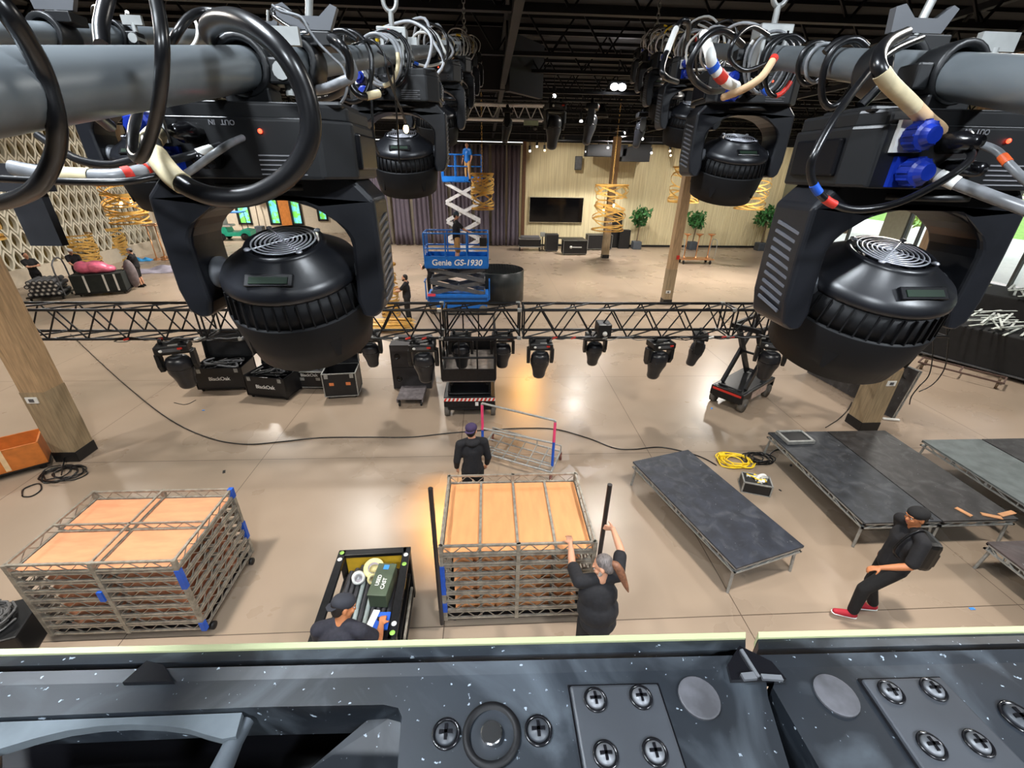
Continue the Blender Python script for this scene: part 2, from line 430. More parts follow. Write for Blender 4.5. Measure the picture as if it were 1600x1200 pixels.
# far left annex wall with stained glass windows
mb = MB(); ax = -28
def wall_xz(mb, y, x0, x1, z0, z1, holes, th=.3, m=None):
    # holes: (xa, xb, za, zb) sorted in x
    cur = x0
    for xa, xb, za, zb in holes:
        mb.box(((cur + xa) / 2, y, (z0 + z1) / 2), (xa - cur, th, z1 - z0), m)
        mb.box(((xa + xb) / 2, y, (z0 + za) / 2), (xb - xa, th, za - z0), m); mb.box(((xa + xb) / 2, y, (zb + z1) / 2), (xb - xa, th, z1 - zb), m)
        cur = xb
    mb.box(((cur + x1) / 2, y, (z0 + z1) / 2), (x1 - cur, th, z1 - z0), m)
WIN = [(-20.8, -19.8, .65, 3.2), (-18.2, -17.4, .65, 3.2), (-16.4, -15.6, .65, 3.2), (-14.2, -13.5, 1.0, 3.0)]
wall_xz(mb, 40, -34, -2.5, 0, 7, WIN)
struct(mb.build('wall_annex', M_WALLW))
M_STAIN = mat('green_blue_window_glass', srgb(120, 220, 90), .2, col2=srgb(120, 215, 235), scale=2.4, emis=None, contrast=(.45, .55))
b_ = M_STAIN.node_tree.nodes['Principled BSDF']; b_.inputs['Transmission Weight'].default_value = .0; b_.inputs['Roughness'].default_value = .3; b_.inputs['Emission Strength'].default_value = .9; M_STAIN.node_tree.links.new([x for x in M_STAIN.node_tree.nodes if x.type == 'VALTORGB'][0].outputs[0], b_.inputs['Emission Color'])
for k, (xa, xb, za, zb) in enumerate(WIN):
    fr = MB()
    for x in (xa, xb): fr.box((x, 39.85, (za + zb) / 2), (.14, .2, zb - za + .14))
    for z in (za, zb): fr.box(((xa + xb) / 2, 39.85, z), (xb - xa, .2, .14))
    f_ = struct(fr.build('window_%d' % (k + 1), M_BLK))
    g = MB(); g.box(((xa + xb) / 2, 39.95, (za + zb) / 2), (xb - xa, .03, zb - za)); g.build('pane', M_STAIN, f_)
mb = MB(); mb.box((-16.9, 39.8, 1.95), (.9, .08, 2.8)); o = mb.build('wall_panel', mat('orange_panel', srgb(196, 120, 50), .6)); tag(o, 'orange wall panel between two stained glass windows', 'wall panel')
mb = MB(); mb.box((-28.2, 20, 3.5), (.3, 46, 7)); struct(mb.build('wall_far_left', M_WALLW))

# lattice screen wall on the left: gently pointed oval cut-outs in offset rows
M_LAT = mat('ivory_lattice', srgb(226, 220, 202), .7, var=.05)
M_LATB = mat('olive_backing', srgb(128, 108, 56), .85, var=.3, scale=.8)
LX = -21.3; LY0, LY1 = 9.5, 30.0
def vesica(cy, cz, w, h, n=9):
    r = []
    for i in range(n): t = i / (n - 1); r.append((cy + w * math.sin(PI * t) ** 1.0 * 1.0, cz - h + 2 * h * t))
    for i in range(1, n - 1): t = 1 - i / (n - 1); r.append((cy - w * math.sin(PI * t), cz - h + 2 * h * t))
    return r
RM = Matrix(((0, 0, 1, 0), (1, 0, 0, 0), (0, 1, 0, 0), (0, 0, 0, 1)))
mb = MB()
pw, ph = .47, .80
rows = 9
for r_ in range(rows):
    z0 = .75 + r_ * ph * .93
    off = (pw / 2) if r_ % 2 else 0
    y = LY0 + off
    while y < LY1 - .1:
        # one cell frame: vesica ring with a raised rim
        outer = vesica(y, z0 + ph / 2, pw * .50, ph * .62); inner = vesica(y, z0 + ph / 2, pw * .33, ph * .46)
        M_ = RM.copy(); M_.translation = (LX, 0, 0)
        mb.prism(outer, .16, None, M_, holes=[inner])
        y += pw
struct(mb.build('wall_left', M_LAT))
mb = MB(); mb.box((LX - .28, (LY0 + LY1) / 2, 3.6), (.12, LY1 - LY0, 6.9)); struct(mb.build('wall_left_backing', M_LATB))
mb = MB(); mb.box((LX, (LY0 + LY1) / 2, .37), (.3, LY1 - LY0, .74), M_WALLW); mb.box((LX, LY1 + .15, 3.6), (.5, .3, 7.2), M_WALLW); struct(mb.build('wall_left_plinth'))
mb = MB(); mb.box((LX, 3, 3.6), (.3, 13, 7.2)); struct(mb.build('wall_left_front', M_WALLW))

# right wall with tall windows, trees outside
RX = 21.8
mb = MB(); holes = []; y = 5.0
WY = [(5.6, 8.4), (9.6, 12.9), (14.3, 18.3), (20.2, 22.7), (24.1, 31.0)]
M_WR = mat('green_grey_wall', srgb(150, 152, 136), .8, var=.05)
cur = -2
for (ya, yb) in WY:
    mb.box((RX, (cur + ya) / 2, 3.5), (.35, ya - cur, 7)); mb.box((RX, (ya + yb) / 2, .5), (.35, yb - ya, 1.0)); mb.box((RX, (ya + yb) / 2, 6.45), (.35, yb - ya, 1.3)); cur = yb
mb.box((RX, (cur + 34) / 2, 3.5), (.35, 34 - cur, 7)); mb.box((RX, 18, 7.7), (.35, 44, 1.5))
struct(mb.build('wall_right', M_WR))
def clear_glass(name, tint=(1, 1, 1)):
    m = bpy.data.materials.new(name); m.use_nodes = True; n = m.node_tree; n.nodes.clear()
    a = n.nodes.new('ShaderNodeBsdfTransparent'); a.inputs[0].default_value = (*tint, 1); g = n.nodes.new('ShaderNodeBsdfGlossy'); g.inputs['Roughness'].default_value = .03
    x = n.nodes.new('ShaderNodeMixShader'); x.inputs[0].default_value = .06; o = n.nodes.new('ShaderNodeOutputMaterial')
    n.links.new(a.outputs[0], x.inputs[1]); n.links.new(g.outputs[0], x.inputs[2]); n.links.new(x.outputs[0], o.inputs[0]); return m
M_PANE = clear_glass('window_glass')
for k, (ya, yb) in enumerate(WY):
    fr = MB(); zc, hz = 3.4, 4.8
    for yy in [ya, yb] + [ya + (yb - ya) * t for t in (1 / 3, 2 / 3)]: fr.box((RX - .05, yy, zc), (.14, .1, hz))
    for z in (1.0, 3.9, 5.8): fr.box((RX - .05, (ya + yb) / 2, z), (.14, yb - ya, .1))
    f_ = struct(fr.build('window_%d' % (k + 5), mat('window_frame_dark', srgb(70, 76, 74), .5)))
    g = MB(); g.box((RX + .06, (ya + yb) / 2, zc), (.02, yb - ya, hz)); g.build('pane', M_PANE, f_)
M_PAV = mat('pale_pavement', srgb(205, 208, 205), .9, var=.05)
mb = MB(); mb.box((36, 18, -.12), (27, 80, .2)); struct(mb.build('pavement', M_PAV))
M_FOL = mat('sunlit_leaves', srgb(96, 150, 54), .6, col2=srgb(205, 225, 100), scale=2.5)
M_TRK = mat('bark', srgb(92, 74, 56), .8)
def leafy(mb, c, r, n, size, m, rnd):
    for _ in range(n):
        d = Vector((rnd.gauss(0, 1), rnd.gauss(0, 1), rnd.gauss(0, 1))).normalized() * (rnd.random() ** .4)
        p = Vector(c) + Vector((d.x * r[0], d.y * r[1], d.z * r[2]))
        q = Euler((rnd.uniform(0, 6.3), rnd.uniform(0, 6.3), rnd.uniform(0, 6.3))).to_matrix()
        s_ = size * rnd.uniform(.6, 1.3)
        vs = [p + q @ Vector(v) * s_ for v in ((-.5, 0, 0), (0, -.22, .05), (.5, 0, 0), (0, .22, .05))]
        mb.add(vs, [(0, 1, 2), (0, 2, 3)], m)
rnd = random.Random(4)
for k, (x, y, h) in enumerate([(30, 8, 5.5), (35, 14, 6.2), (33, 21, 7), (38, 27, 6.6), (33, 32, 7.4), (40, 37, 6.4), (35, 43, 7)]):
    t = thing('garden_tree', ['sunlit leafy tree outside the right windows', ] [0], 'tree', (x, y, -.2), 0, 'trees outside the right windows')
    f = MB()
    for j in range(5): leafy(f, (rnd.uniform(-1.4, 1.4), rnd.uniform(-1.4, 1.4), h * rnd.uniform(.35, .95)), (2.0, 2.0, 1.5), 420, .38, None, rnd)
    f.build('foliage', M_FOL, t, recalc=False)
    f = MB(); f.ring_tube([(0, 0, 0), (.1, 0, h * .4), (0, .1, h * .8)], [.2, .15, .06], 8); f.build('trunk', M_TRK, t)

mb = MB(); mb.box((0, -4.2, 4), (57, .3, 8.6)); struct(mb.build('wall_front', M_CEIL))
# wooden posts, each clad box with a black foot
def post(x, y, w_, label, plate=None, split=1.5, rz=0, ztop=6.95):
    t = thing('wooden_post', label, 'post', (x, y, 0), rz)
    f = MB(); f.box((0, 0, (split + ztop) / 2), (w_ * .96, w_ * .96, ztop - split), M_WOOD); f.box((0, 0, (.22 + split) / 2), (w_, w_, split - .22), M_WOOD2)
    f.build('cladding', None, t)
    f = MB(); f.box((0, 0, .11), (w_ * 1.06, w_ * 1.06, .22)); f.build('base_trim', M_BLK, t, bev=.01)
    if plate:
        for (dx, dy, z, r) in plate:
            f = MB(); f.box((dx, dy, z), (.2 if r == 0 else .02, .02 if r == 0 else .2, .12), M_WHT, bev=.005)
            f.box((dx - (0 if r == 0 else .015 * (1 if dx < 0 else -1)), dy - (.015 if r == 0 else 0), z), (.08 if r == 0 else .01, .01 if r == 0 else .08, .06), M_SCIS); f.build('wall_plate', None, t)
    return t
post(-8.1, 7.45, .42, 'square wood clad post at the left with a white thermostat plate', [(-.05, -.215, 1.35, 0)])
post(8.55, 8.1, .42, 'square wood clad post behind the stage decks at the right', [(.05, -.215, 1.2, 0)])
p_ = post(7.75, 18.2, .36, 'tall thin wood post with a red fire pull in the middle of the hall', [(-.05, -.185, .55, 0)])
f = MB(); f.box((.1, -.2, 2.0), (.12, .05, .16), bev=.01); f.build('fire_pull', M_RED, p_)
post(7.7, 29.0, .42, 'far wood post behind the lit gold chandelier', [(.05, -.215, 2.2, 0)])
# ================================================================ MOVING LIGHTS ON THE TWO TUBE TRUSSES CLOSE TO THE CAMERA
EYE = Vector((0, 0, CAM_H))
OFFL, DIRL = Vector((-.3393, .0155, -.0313)), Vector((.0264, .9795, .1998))
OFFR, DIRR = Vector((.4337, -.0872, -.0451)), Vector((.2135, .9546, .2079))
def onL(t): return EYE + OFFL + DIRL * t
def onR(t): return EYE + OFFR + DIRR * t
def onF(t): return EYE + Vector((-1.0, 0, -.01)) + DIRL * t
M_LCD = mat('grey_green_display', srgb(28, 42, 31), .6, spec=.15)
M_LED = mat('red_led', (1, .02, .01), .4, emis=(1, .05, .02), estr=6)
M_LENSD = mat('dark_lens', srgb(26, 26, 34), .12)
M_PRINT = mat('grey_print', srgb(120, 120, 124), .6)

def wash_head(label):
    t = thing('moving_head_light', label, 'stage light')
    # base: chamfered box, connectors on the face turned to the camera
    b = MB()
    oct_ = [(-.125, -.082), (.105, -.082), (.142, -.05), (.142, .06), (.11, .09), (-.11, .09), (-.142, .06), (-.142, -.05)]
    b.prism(oct_, .07, None, Matrix.Translation((0, 0, -.098)))
    b.prism([(x * .97, y * .97) for x, y in oct_], .02, None, Matrix.Translation((0, 0, -.056)))
    for sx in (-1, 1): b.box((sx * .11, -.02, -.046), (.05, .09, .008))
    base = b.build('base', M_BLK, t, bev=.006)
    for s_ in (-1, 1): f = MB(); f.box((s_ * .142, 0, -.098), (.012, .09, .045)); f.build('grip', M_BLKG, base, bev=.003)
    for i, (x, z) in enumerate(((-.095, -.076), (-.085, -.114))):
        c = MB(); c.box((x, -.085, z), (.034, .006, .034), M_BLUEC if i else M_WHT)
        RX_ = Matrix.Translation((x, -.083, z)) @ Matrix.Rotation(PI / 2, 4, 'X')
        c.lathe([(.013, 0), (.013, .01), (.0155, .01), (.0155, .026), (.012, .028), (.009, .036), (1e-5, .036)], 18, M_BLUEC, RX_, False)
        for q_ in range(12): c.box((.0155 * math.cos(q_ * PI / 6), .0155 * math.sin(q_ * PI / 6), .018), (.0025, .0025, .015), M_BLUEC, RX_)
        c.build('power_connector', None, base)
    c = MB()
    for x, z in ((-.045, -.082), (-.028, -.11)):
        RX_ = Matrix.Translation((x, -.081, z)) @ Matrix.Rotation(PI / 2, 4, 'X')
        c.lathe([(.012, 0), (.012, .028), (.009, .032), (.007, .045), (1e-5, .045)], 14, None, RX_)
    c.build('data_connector', M_BLKG, base)
    l = MB(); l.ell((.035, -.084, -.078), (.0028, .002, .0028), None, 8); l.build('status_led', M_LED, base)
    tm = lambda x, z: Matrix.Translation((x, -.0835, z)) @ Matrix.Rotation(PI / 2, 4, 'X') @ Matrix.Rotation(PI, 4, 'Z')
    text_mesh('lettering', 'OUT   IN', .008, M_PRINT, tm(-.01, -.069), base, .0003)
    p = MB()
    for k in range(5): p.box((.055 - (k % 2) * .004, -.0828, -.105 - k * .0055), (.058 - (k % 2) * .008, .0008, .0016))
    p.build('small_print', M_PRINT, base)
    # clamp round the tube
    c = MB()
    c.lathe([(.027, -.022), (.036, -.022), (.036, .022), (.027, .022), (.027, -.022)], 20, None, Matrix.Rotation(PI / 2, 4, 'X'))
    c.box((0, 0, -.034), (.06, .04, .022)); c.box((.045, 0, -.004), (.03, .034, .03)); c.box((-.045, 0, -.004), (.02, .034, .03))
    c.build('clamp', M_BLK, t, bev=.003)
    c = MB(); c.tube((.05, 0, -.03), (.05, 0, .03), .006, 10); c.box((.05, 0, .036), (.05, .008, .02)); c.tube((.05, -.02, -.004), (.05, .02, -.004), .011, 12)
    c.build('wing_bolt', M_GALV, t)
    # yoke with arched opening
    out = [(-.128, -.138), (.128, -.138), (.157, -.168), (.158, -.23), (.157, -.30), (.15, -.335), (.138, -.345), (.118, -.343), (.112, -.32)]
    arch = [(.115, -.27), (.116, -.235)] + [(.116 * math.cos(a), -.235 + .066 * math.sin(a)) for a in [PI * k / 16 for k in range(1, 16)]] + [(-.116, -.235), (-.115, -.27)]
    prof = out + arch + [(-.112, -.32), (-.118, -.343), (-.138, -.345), (-.15, -.335), (-.157, -.30), (-.158, -.23), (-.157, -.168)]
    XZ = Matrix(((1, 0, 0, 0), (0, 0, -1, 0), (0, 1, 0, .010), (0, 0, 0, 1)))
    y = MB(); y.prism(prof, .088, None, XZ); yk = y.build('yoke', M_HEAD, t, bev=.007, seg=3)
    y = MB(); y.lathe([(.075, -.148), (.075, -.14), (1e-5, -.14)], 24); y.build('pan_bearing', M_BLK, yk)
    for s in (-1, 1):
        v = MB()
        for k in range(10):
            z = -.195 - k * .0125
            v.bar((s * .1565, -.032, z), (s * .1585 + s * .001, .02, z + .012), .002, .0045)
        v.build('vent_slot_glints', mat('vent_glint_grey', srgb(84, 86, 92), .35), yk)  # raised grey bars stand in for reflections on the yoke vents
    # head
    h = MB()
    h.lathe([(1e-5, -.212), (.048, -.212), (.0515, -.203), (.0575, -.201), (.0605, -.206), (.061, -.21), (.098, -.236), (.1045, -.247), (.1055, -.256), (.102, -.262)], 48, M_HEAD)
    h.lathe([(.102, -.262), (.1055, -.285), (.1085, -.308), (1e-5, -.308)], 48, M_HEADF)
    hd = h.build('head', None, t)
    pv = Vector((0, 0, -.262)); hd.matrix_basis = Matrix.Translation(pv) @ Matrix.Translation((.006, 0, -.010)) @ Matrix.Rotation(math.radians(17), 4, 'X') @ Matrix.Diagonal((1, 1, .88, 1)) @ Matrix.Translation(-pv)
    r = MB()
    for k in range(40):
        a = 2 * PI * k / 40
        c_, s_ = math.cos(a), math.sin(a)
        r.bar((c_ * .1030, s_ * .1030, -.262), (c_ * .1085, s_ * .1085, -.307), .0022, .006, None, up=(c_, s_, 0))
    r.build('cooling_fins', M_HEADF, hd)
    r = MB(); r.lathe([(.1, -.304), (.1118, -.306), (.1125, -.309), (.1085, -.36), (.1, -.406), (.096, -.407), (.094, -.395), (.092, -.38), (1e-5, -.38)], 56)
    for a in (-.9, -2.3, .8, 2.5):
        M_ = Matrix.Rotation(a, 4, 'Z') @ Matrix(((0, 0, 1, .1065), (1, 0, 0, 0), (0, 1, 0, 0), (0, 0, 0, 1)))
        r.prism([(-.010, -.346), (.010, -.346), (.003, -.38), (-.003, -.38)], .006, M_HEADF, M_)
    r.build('lens_hood', M_HOOD if False else M_HOOD, hd)
    r = MB(); r.lathe([(.094, -.386), (.05, -.384), (1e-5, -.383)], 40); r.build('lens', M_LENSD, hd)
    g = MB()
    for k in range(7):
        rr = .007 + k * .0066
        g.ring_tube([(rr * math.cos(a), rr * math.sin(a), -.200) for a in [2 * PI * i / 32 for i in range(32)]], .0014, 6, None, closed=True)
    for a in (.7, -.85): g.tube((-.052 * math.cos(a), -.052 * math.sin(a), -.1995), (.052 * math.cos(a), .052 * math.sin(a), -.1995), .0012, 6)
    for a in (.7, -.85, .7 + PI, PI - .85): g.ell((.054 * math.cos(a), .054 * math.sin(a), -.1985), (.005, .005, .003), None, 6)
    g.build('fan_grille', M_CHROME if False else mat('bright_wire', srgb(205, 206, 214), .3, metal=.4), hd)
    g = MB(); g.lathe([(.0475, -.211), (.046, -.209), (.016, -.209), (.015, -.205), (1e-5, -.205)], 28)
    for k in range(7):
        a = 2 * PI * k / 7; g.bar((.014 * math.cos(a), .014 * math.sin(a), -.2065), (.043 * math.cos(a + .35), .043 * math.sin(a + .35), -.2075), .014, .002)
    g.build('fan', M_BLKG, hd)
    # display on the sloping face turned to the camera
    MM = Matrix.Translation((0, -.0835, -.2245)) @ Matrix.Rotation(math.radians(37), 4, 'X')
    g = MB(); g.box((0, 0, 0), (.068, .02, .006), None, MM); dsp = g.build('display_bezel', M_BLKG, hd, bev=.001)
    g = MB(); g.box((0, -.001, .0035), (.054, .011, .002), None, MM); g.build('display', M_LCD, dsp)
    for s in (-1, 1):
        g = MB()
        RY = Matrix.Translation((s * .1, 0, -.262)) @ Matrix.Rotation(s * PI / 2, 4, 'Y')
        g.lathe([(.022, -.01), (.022, .012), (.027, .014), (.027, .02), (1e-5, .02)], 20, None, RY)
        g.build('tilt_bearing', M_SCIS, hd)
    return t
TL = (.73, 1.75, 2.72, 3.7, 4.7, 5.7); TR = (.78, 1.75, 2.72, 3.7, 4.7, 5.7)
LABL = ['black moving head light with arched yoke, the large near one on the left tube', 'black moving head second from the camera on the left tube truss, wires dangling before it',
        'third black moving head back along the left tube', 'fourth black moving head back along the left tube', 'fifth black moving head back along the left tube', 'black moving head furthest back on the left tube']
LABR = [s.replace('left', 'right').replace(', wires dangling before it', '') for s in LABL]
wh0 = wash_head(LABL[0]); wh0.location = onL(TL[0]); wh0['group'] = 'moving heads on the left tube truss'
for t_, l_ in zip(TL[1:], LABL[1:]): dup(wh0, onL(t_), 0, l_)
for t_, l_ in zip(TR, LABR): dup(wh0, onR(t_), 0, l_, 'moving heads on the right tube truss')
# head hanging from the far chord at the left
dup(wh0, onF(1.5), 0, 'black moving head hanging behind the looped cables at the far left', 'moving heads on the left tube truss')

def chord(name, f, t0, t1, label):
    m = MB(); a, b = f(t0), f(t1)
    m.tube(a, b, .025, 32)
    o = m.build(name, M_ALU); tag(o, label, 'truss tube'); return o
chord('truss_tube', onL, .02, 6.6, 'grey anodised truss tube running away along the left, black moving heads under it')
chord('truss_tube', onR, .2, 6.6, 'grey anodised truss tube running away along the right')
chord('truss_tube', onF, .3, 6.6, 'grey truss tube behind the near left tube')

# --- hooks, hoist chains and beam clamps
def chain_mesh(mb, a, b, ln=.045, r=.0045, w=.013, m=None):
    a, b = Vector(a), Vector(b); n = max(2, int((b - a).length / (ln * .8))); d = (b - a) / n
    for k in range(n):
        c = a + d * (k + .5); pts = []
        for i in range(12):
            an = 2 * PI * i / 12; x = math.cos(an) * w; z = math.sin(an) * ln / 2
            pts.append(c + (Vector((x, 0, z)) if k % 2 else Vector((0, x, z))))
        mb.ring_tube(pts, r, 5, m, closed=True)
def hoist(p, label, big=True):
    t = thing('hoist_chain', label, 'chain hoist', p)
    m = MB(); m.box((0, 0, .052), (.09, .05, .03)); m.box((-.03, 0, .01), (.012, .05, .09)); m.box((.03, 0, .01), (.012, .05, .09)); m.box((0, 0, .035), (.075, .045, .012)); m.build('beam_clamp', M_GALV, t, bev=.003)
    m = MB(); m.tube((0, 0, .06), (0, 0, .11), .008, 10)
    m.ring_tube([(.02 * math.cos(a), 0, .135 + .027 * math.sin(a)) for a in [2 * PI * i / 20 for i in range(20)]], .0065, 8, None, closed=True); m.build('eye_bolt', M_GALV, t)
    m = MB(); chain_mesh(m, (0, 0, .15), (0, 0, 7.3 - p[2])); m.build('chain', M_GALV, t)
    m = MB(); m.box((.02, 0, 7.28 - p[2]), (.16, .16, .2)); m.box((.02, 0, (7.3 - p[2]) + .48), (.03, .03, .96)); m.build('hoist_body', M_BLK, t, bev=.02)
hoist(onL(1.75) + Vector((.0, -.0, .0)), 'silver beam clamp and hoist chain on the left tube above the second light')
hoist(onR(1.6), 'silver beam clamp and hoist chain on the right tube above the second light')
hoist(onL(5.2), 'far hoist chain at the end of the left tube')
hoist(onR(5.2), 'far hoist chain at the end of the right tube')

# --- cables: each path is given in metres round the tubes
def cable(pts, r, m, label, name='cable', group=None, bands=None, seg=8, n=10):
    P = smooth_pts(pts, seg)
    mb = MB(); mb.ring_tube(P, r, n, m)
    o = mb.build(name + '_jacket' if bands else name, None)
    if not bands:
        return tag(o, label, 'cable', group)
    t = thing(name, label, 'cable', (0, 0, 0), 0, group); o.parent = t
    for (f0, f1, bm_) in bands:
        i0, i1 = int(f0 * (len(P) - 1)), max(int(f0 * (len(P) - 1)) + 1, int(f1 * (len(P) - 1)))
        b = MB(); b.ring_tube(P[i0:i1 + 1], r * 1.13, n, bm_); bo = b.build('tape_band', None, t)
    return t
def W(l): return [D(u, v, y) for u, v, y in l]
# left side loops
cable(W([(-30, -30, .36), (12, 20, .36), (45, 70, .37), (70, 120, .38), (88, 190, .38), (86, 240, .39), (60, 290, .4), (20, 312, .42), (-40, 322, .44)]), .0062, M_CAB, 'thick black cable hanging in a big curve at the far left edge', 'power_cable')
cable(W([(-30, 90, .40), (30, 110, .42), (85, 140, .45), (140, 172, .49), (172, 197, .52)]), .0055, M_CAB, 'black cable lying aslant across the near left tube', 'power_cable')
cable(W([(235, -30, .42), (248, 20, .41), (254, 80, .40), (250, 150, .41), (240, 200, .43), (222, 245, .45), (208, 240, .47), (208, 205, .50), (216, 170, .56), (222, 120, .62)]), .0047, M_CAB, 'black cable hanging straight down over the near left tube', 'power_cable')
cable(W([(160, 72, .56), (158, 40, .58), (168, -5, .6), (175, -40, .6)]), .007, M_CAB, 'black cable rising behind the left tube', 'power_cable')
cable(W([(345, 70, .78), (326, 55, .70), (330, 38, .62), (355, 30, .56), (395, 42, .52), (445, 85, .50), (478, 150, .50), (484, 215, .50), (455, 270, .50), (400, 304, .50), (340, 308, .50), (290, 290, .51), (258, 262, .53), (236, 225, .58), (246, 208, .62)]), .0098, M_CAB, 'fat black cable coiled in a large ring in front of the left light', 'feeder_cable', bands=[(.80, .90, M_TAPE_C), (.94, .985, M_TAPE_C)], n=14)
cable(W([(350, 22, .8), (320, 18, .8), (295, 28, .78), (275, 55, .76), (262, 85, .78)]), .0055, M_CAB, 'black cable arching behind the left tube', 'power_cable')
cable(W([(60, 212, .6), (95, 235, .58), (130, 252, .56), (175, 258, .55), (210, 250, .55)]), .0045, M_CAB, 'black cable sagging under the near left tube', 'power_cable')
cable(W([(20, 262, .52), (60, 270, .52), (110, 275, .52), (180, 276, .52), (225, 268, .54), (240, 262, .56)]), .0075, M_CABG, 'grey taped cable lying level below the left tube', 'power_cable', bands=[(.66, .72, M_RED), (.8, .84, M_RED), (.3, .5, M_TAPE_C)], n=12)
cable(W([(-20, 278, .5), (60, 282, .5), (130, 284, .5), (200, 283, .51), (250, 274, .53)]), .0035, M_CAB, 'thin black cable under the grey taped cable', 'power_cable')
cable(W([(385, 213, .66), (360, 224, .62), (335, 240, .6), (305, 262, .6), (285, 275, .6)]), .0042, M_CABG, 'grey data cable plugged into the left light', 'data_cable')
cable(W([(350, 226, .66), (325, 234, .62), (290, 245, .6), (262, 252, .58)]), .0045, M_CAB, 'black data cable with a white band at the left light', 'data_cable', bands=[(.3, .5, M_WHT)])
cable(W([(425, 8, .86), (440, 18, .86), (470, 27, .86), (485, 50, .86), (500, 70, .86), (520, 90, .86), (538, 110, .86), (542, 140, .86), (530, 165, .87), (510, 180, .9)]), .0022, M_CABG, 'thin steel safety cable draped over the left tube', 'safety_cable')
cable(W([(500, 72, 1.02), (515, 60, .9), (530, 66, .84), (545, 90, .84), (545, 125, .86), (525, 148, .92), (490, 155, 1.0), (450, 140, 1.06)]), .006, M_CAB, 'black cable wound once round the left tube before the second light', 'power_cable')
cable(W([(478, 70, 1.1), (500, 58, .98), (535, 78, .86), (552, 115, .86), (530, 130, .86), (500, 140, .9), (470, 138, .98)]), .0075, M_CABG, 'grey cable wound aslant round the left tube', 'power_cable')
cable(W([(545, 95, .95), (548, 130, .95), (565, 150, .95), (592, 146, .98)]), .006, M_CAB, 'black cable with a cream taped end below the left tube', 'power_cable', bands=[(.75, 1.0, M_TAPE_C)])
cable(W([(550, 70, 1.25), (580, 63, 1.2), (600, 85, 1.2), (605, 110, 1.2), (618, 150, 1.25), (630, 180, 1.3), (634, 192, 1.32)]), .003, M_CAB, 'thin black wire dropping from the left tube to a small glowing bulb', 'lamp_wire')
cable(W([(590, 80, 1.22), (612, 100, 1.22), (617, 140, 1.25), (621, 200, 1.28), (624, 255, 1.3)]), .0022, M_CAB, 'thin black wire hanging loose before the second left light', 'lamp_wire')
cable(W([(578, 108, 1.2), (580, 150, 1.2), (585, 220, 1.2), (592, 240, 1.22)]), .003, M_CAB, 'pair of black wires hanging at the side of the second left light', 'lamp_wire')
# carabiner and steel hook on the left tube
o = MB(); o.ring_tube([D(u, v, .88) for u, v in ((428, 12), (440, 14), (468, 27), (480, 40), (481, 52), (470, 52), (445, 38), (428, 26), (424, 18))], .0035, 8, None, closed=True)
one(o, 'carabiner', 'silver steel carabiner above the left tube', 'carabiner', m=M_CHROME)
# right side
cable(W([(1415, 52, .70), (1385, 68, .60), (1372, 95, .55), (1385, 125, .54), (1420, 160, .55), (1450, 190, .57), (1468, 205, .58), (1476, 225, .60)]), .0072, M_CAB, 'black cable wrapped in long cream tape bands curving to the right blue connector', 'power_cable', bands=[(.38, .62, M_TAPE_C), (.62, .86, mat('tan_tape', srgb(214, 180, 140), .6))], n=12)
cable(W([(1440, 60, .72), (1395, 80, .64), (1360, 110, .58), (1310, 175, .52), (1275, 235, .50), (1266, 265, .5), (1275, 295, .5), (1300, 318, .5), (1340, 328, .5), (1400, 318, .5), (1460, 290, .51), (1505, 260, .52), (1518, 240, .54), (1500, 225, .58)]), .0040, M_CAB, 'black cable looped wide before the right light, blue and red tape on it', 'data_cable', bands=[(.45, .49, M_BLUET), (.51, .55, M_RED)], n=12)
cable(W([(1455, 270, .56), (1490, 285, .54), (1530, 300, .52), (1570, 315, .5), (1640, 340, .46)]), .0068, M_CABG, 'grey power cable leading off to the right edge from the lower blue plug', 'power_cable', bands=[(.12, .3, M_WHT)])
cable(W([(1520, 222, .58), (1555, 235, .56), (1575, 255, .54), (1600, 280, .52), (1640, 310, .5)]), .0045, M_CABG, 'grey cable with an orange band at the right edge', 'data_cable', bands=[(.38, .5, mat('orange_tape', srgb(226, 96, 40), .5))])
#cable(W([(1345, 66, .8), (1320, 62, .76), (1300, 80, .72), (1293, 115, .7), (1300, 150, .72), (1325, 165, .76)]), .0058, M_CAB, 'black cable wound once round the right tube', 'power_cable')
#cable(W([(1255, 66, .95), (1240, 70, .9), (1236, 90, .88), (1248, 112, .88), (1270, 122, .9)]), .0048, M_CAB, 'left one of two thin cable loops on the right tube', 'power_cable')
#cable(W([(1270, 66, .92), (1256, 70, .87), (1252, 90, .85), (1262, 112, .85), (1280, 125, .87)]), .0032, M_CABG, 'right one of two thin cable loops on the right tube', 'data_cable')
cable(W([(1390, 80, .72), (1385, 120, .68), (1370, 140, .68), (1345, 165, .68)]), .006, M_CAB, 'short black cable tucked behind the taped cable', 'power_cable')
cable(W([(1100, 55, 1.1), (1108, 80, 1.0), (1115, 105, 1.0), (1135, 128, 1.02), (1150, 135, 1.1)]), .010, mat('white_tape', srgb(235, 235, 230), .5), 'cable bound in white tape at the second right light', 'power_cable', bands=[(.45, .55, M_BLUET), (.6, .7, M_RED)])
cable(W([(1160, 70, 1.05), (1130, 48, 1.0), (1100, 60, .98), (1078, 100, .98), (1085, 125, 1.0), (1110, 142, 1.02), (1130, 140, 1.1)]), .0062, M_CAB, 'black looped cable above the second right light', 'power_cable')
cable(W([(1058, 128, 1.6), (1040, 120, 1.5), (1035, 105, 1.5), (1050, 60, 1.6), (1062, 36, 1.7), (1075, 34, 1.7), (1075, 60, 1.8)]), .008, M_CAB, 'tall arched cable with white tape standing over the right tube', 'power_cable', bands=[(.42, .6, M_WHT)])
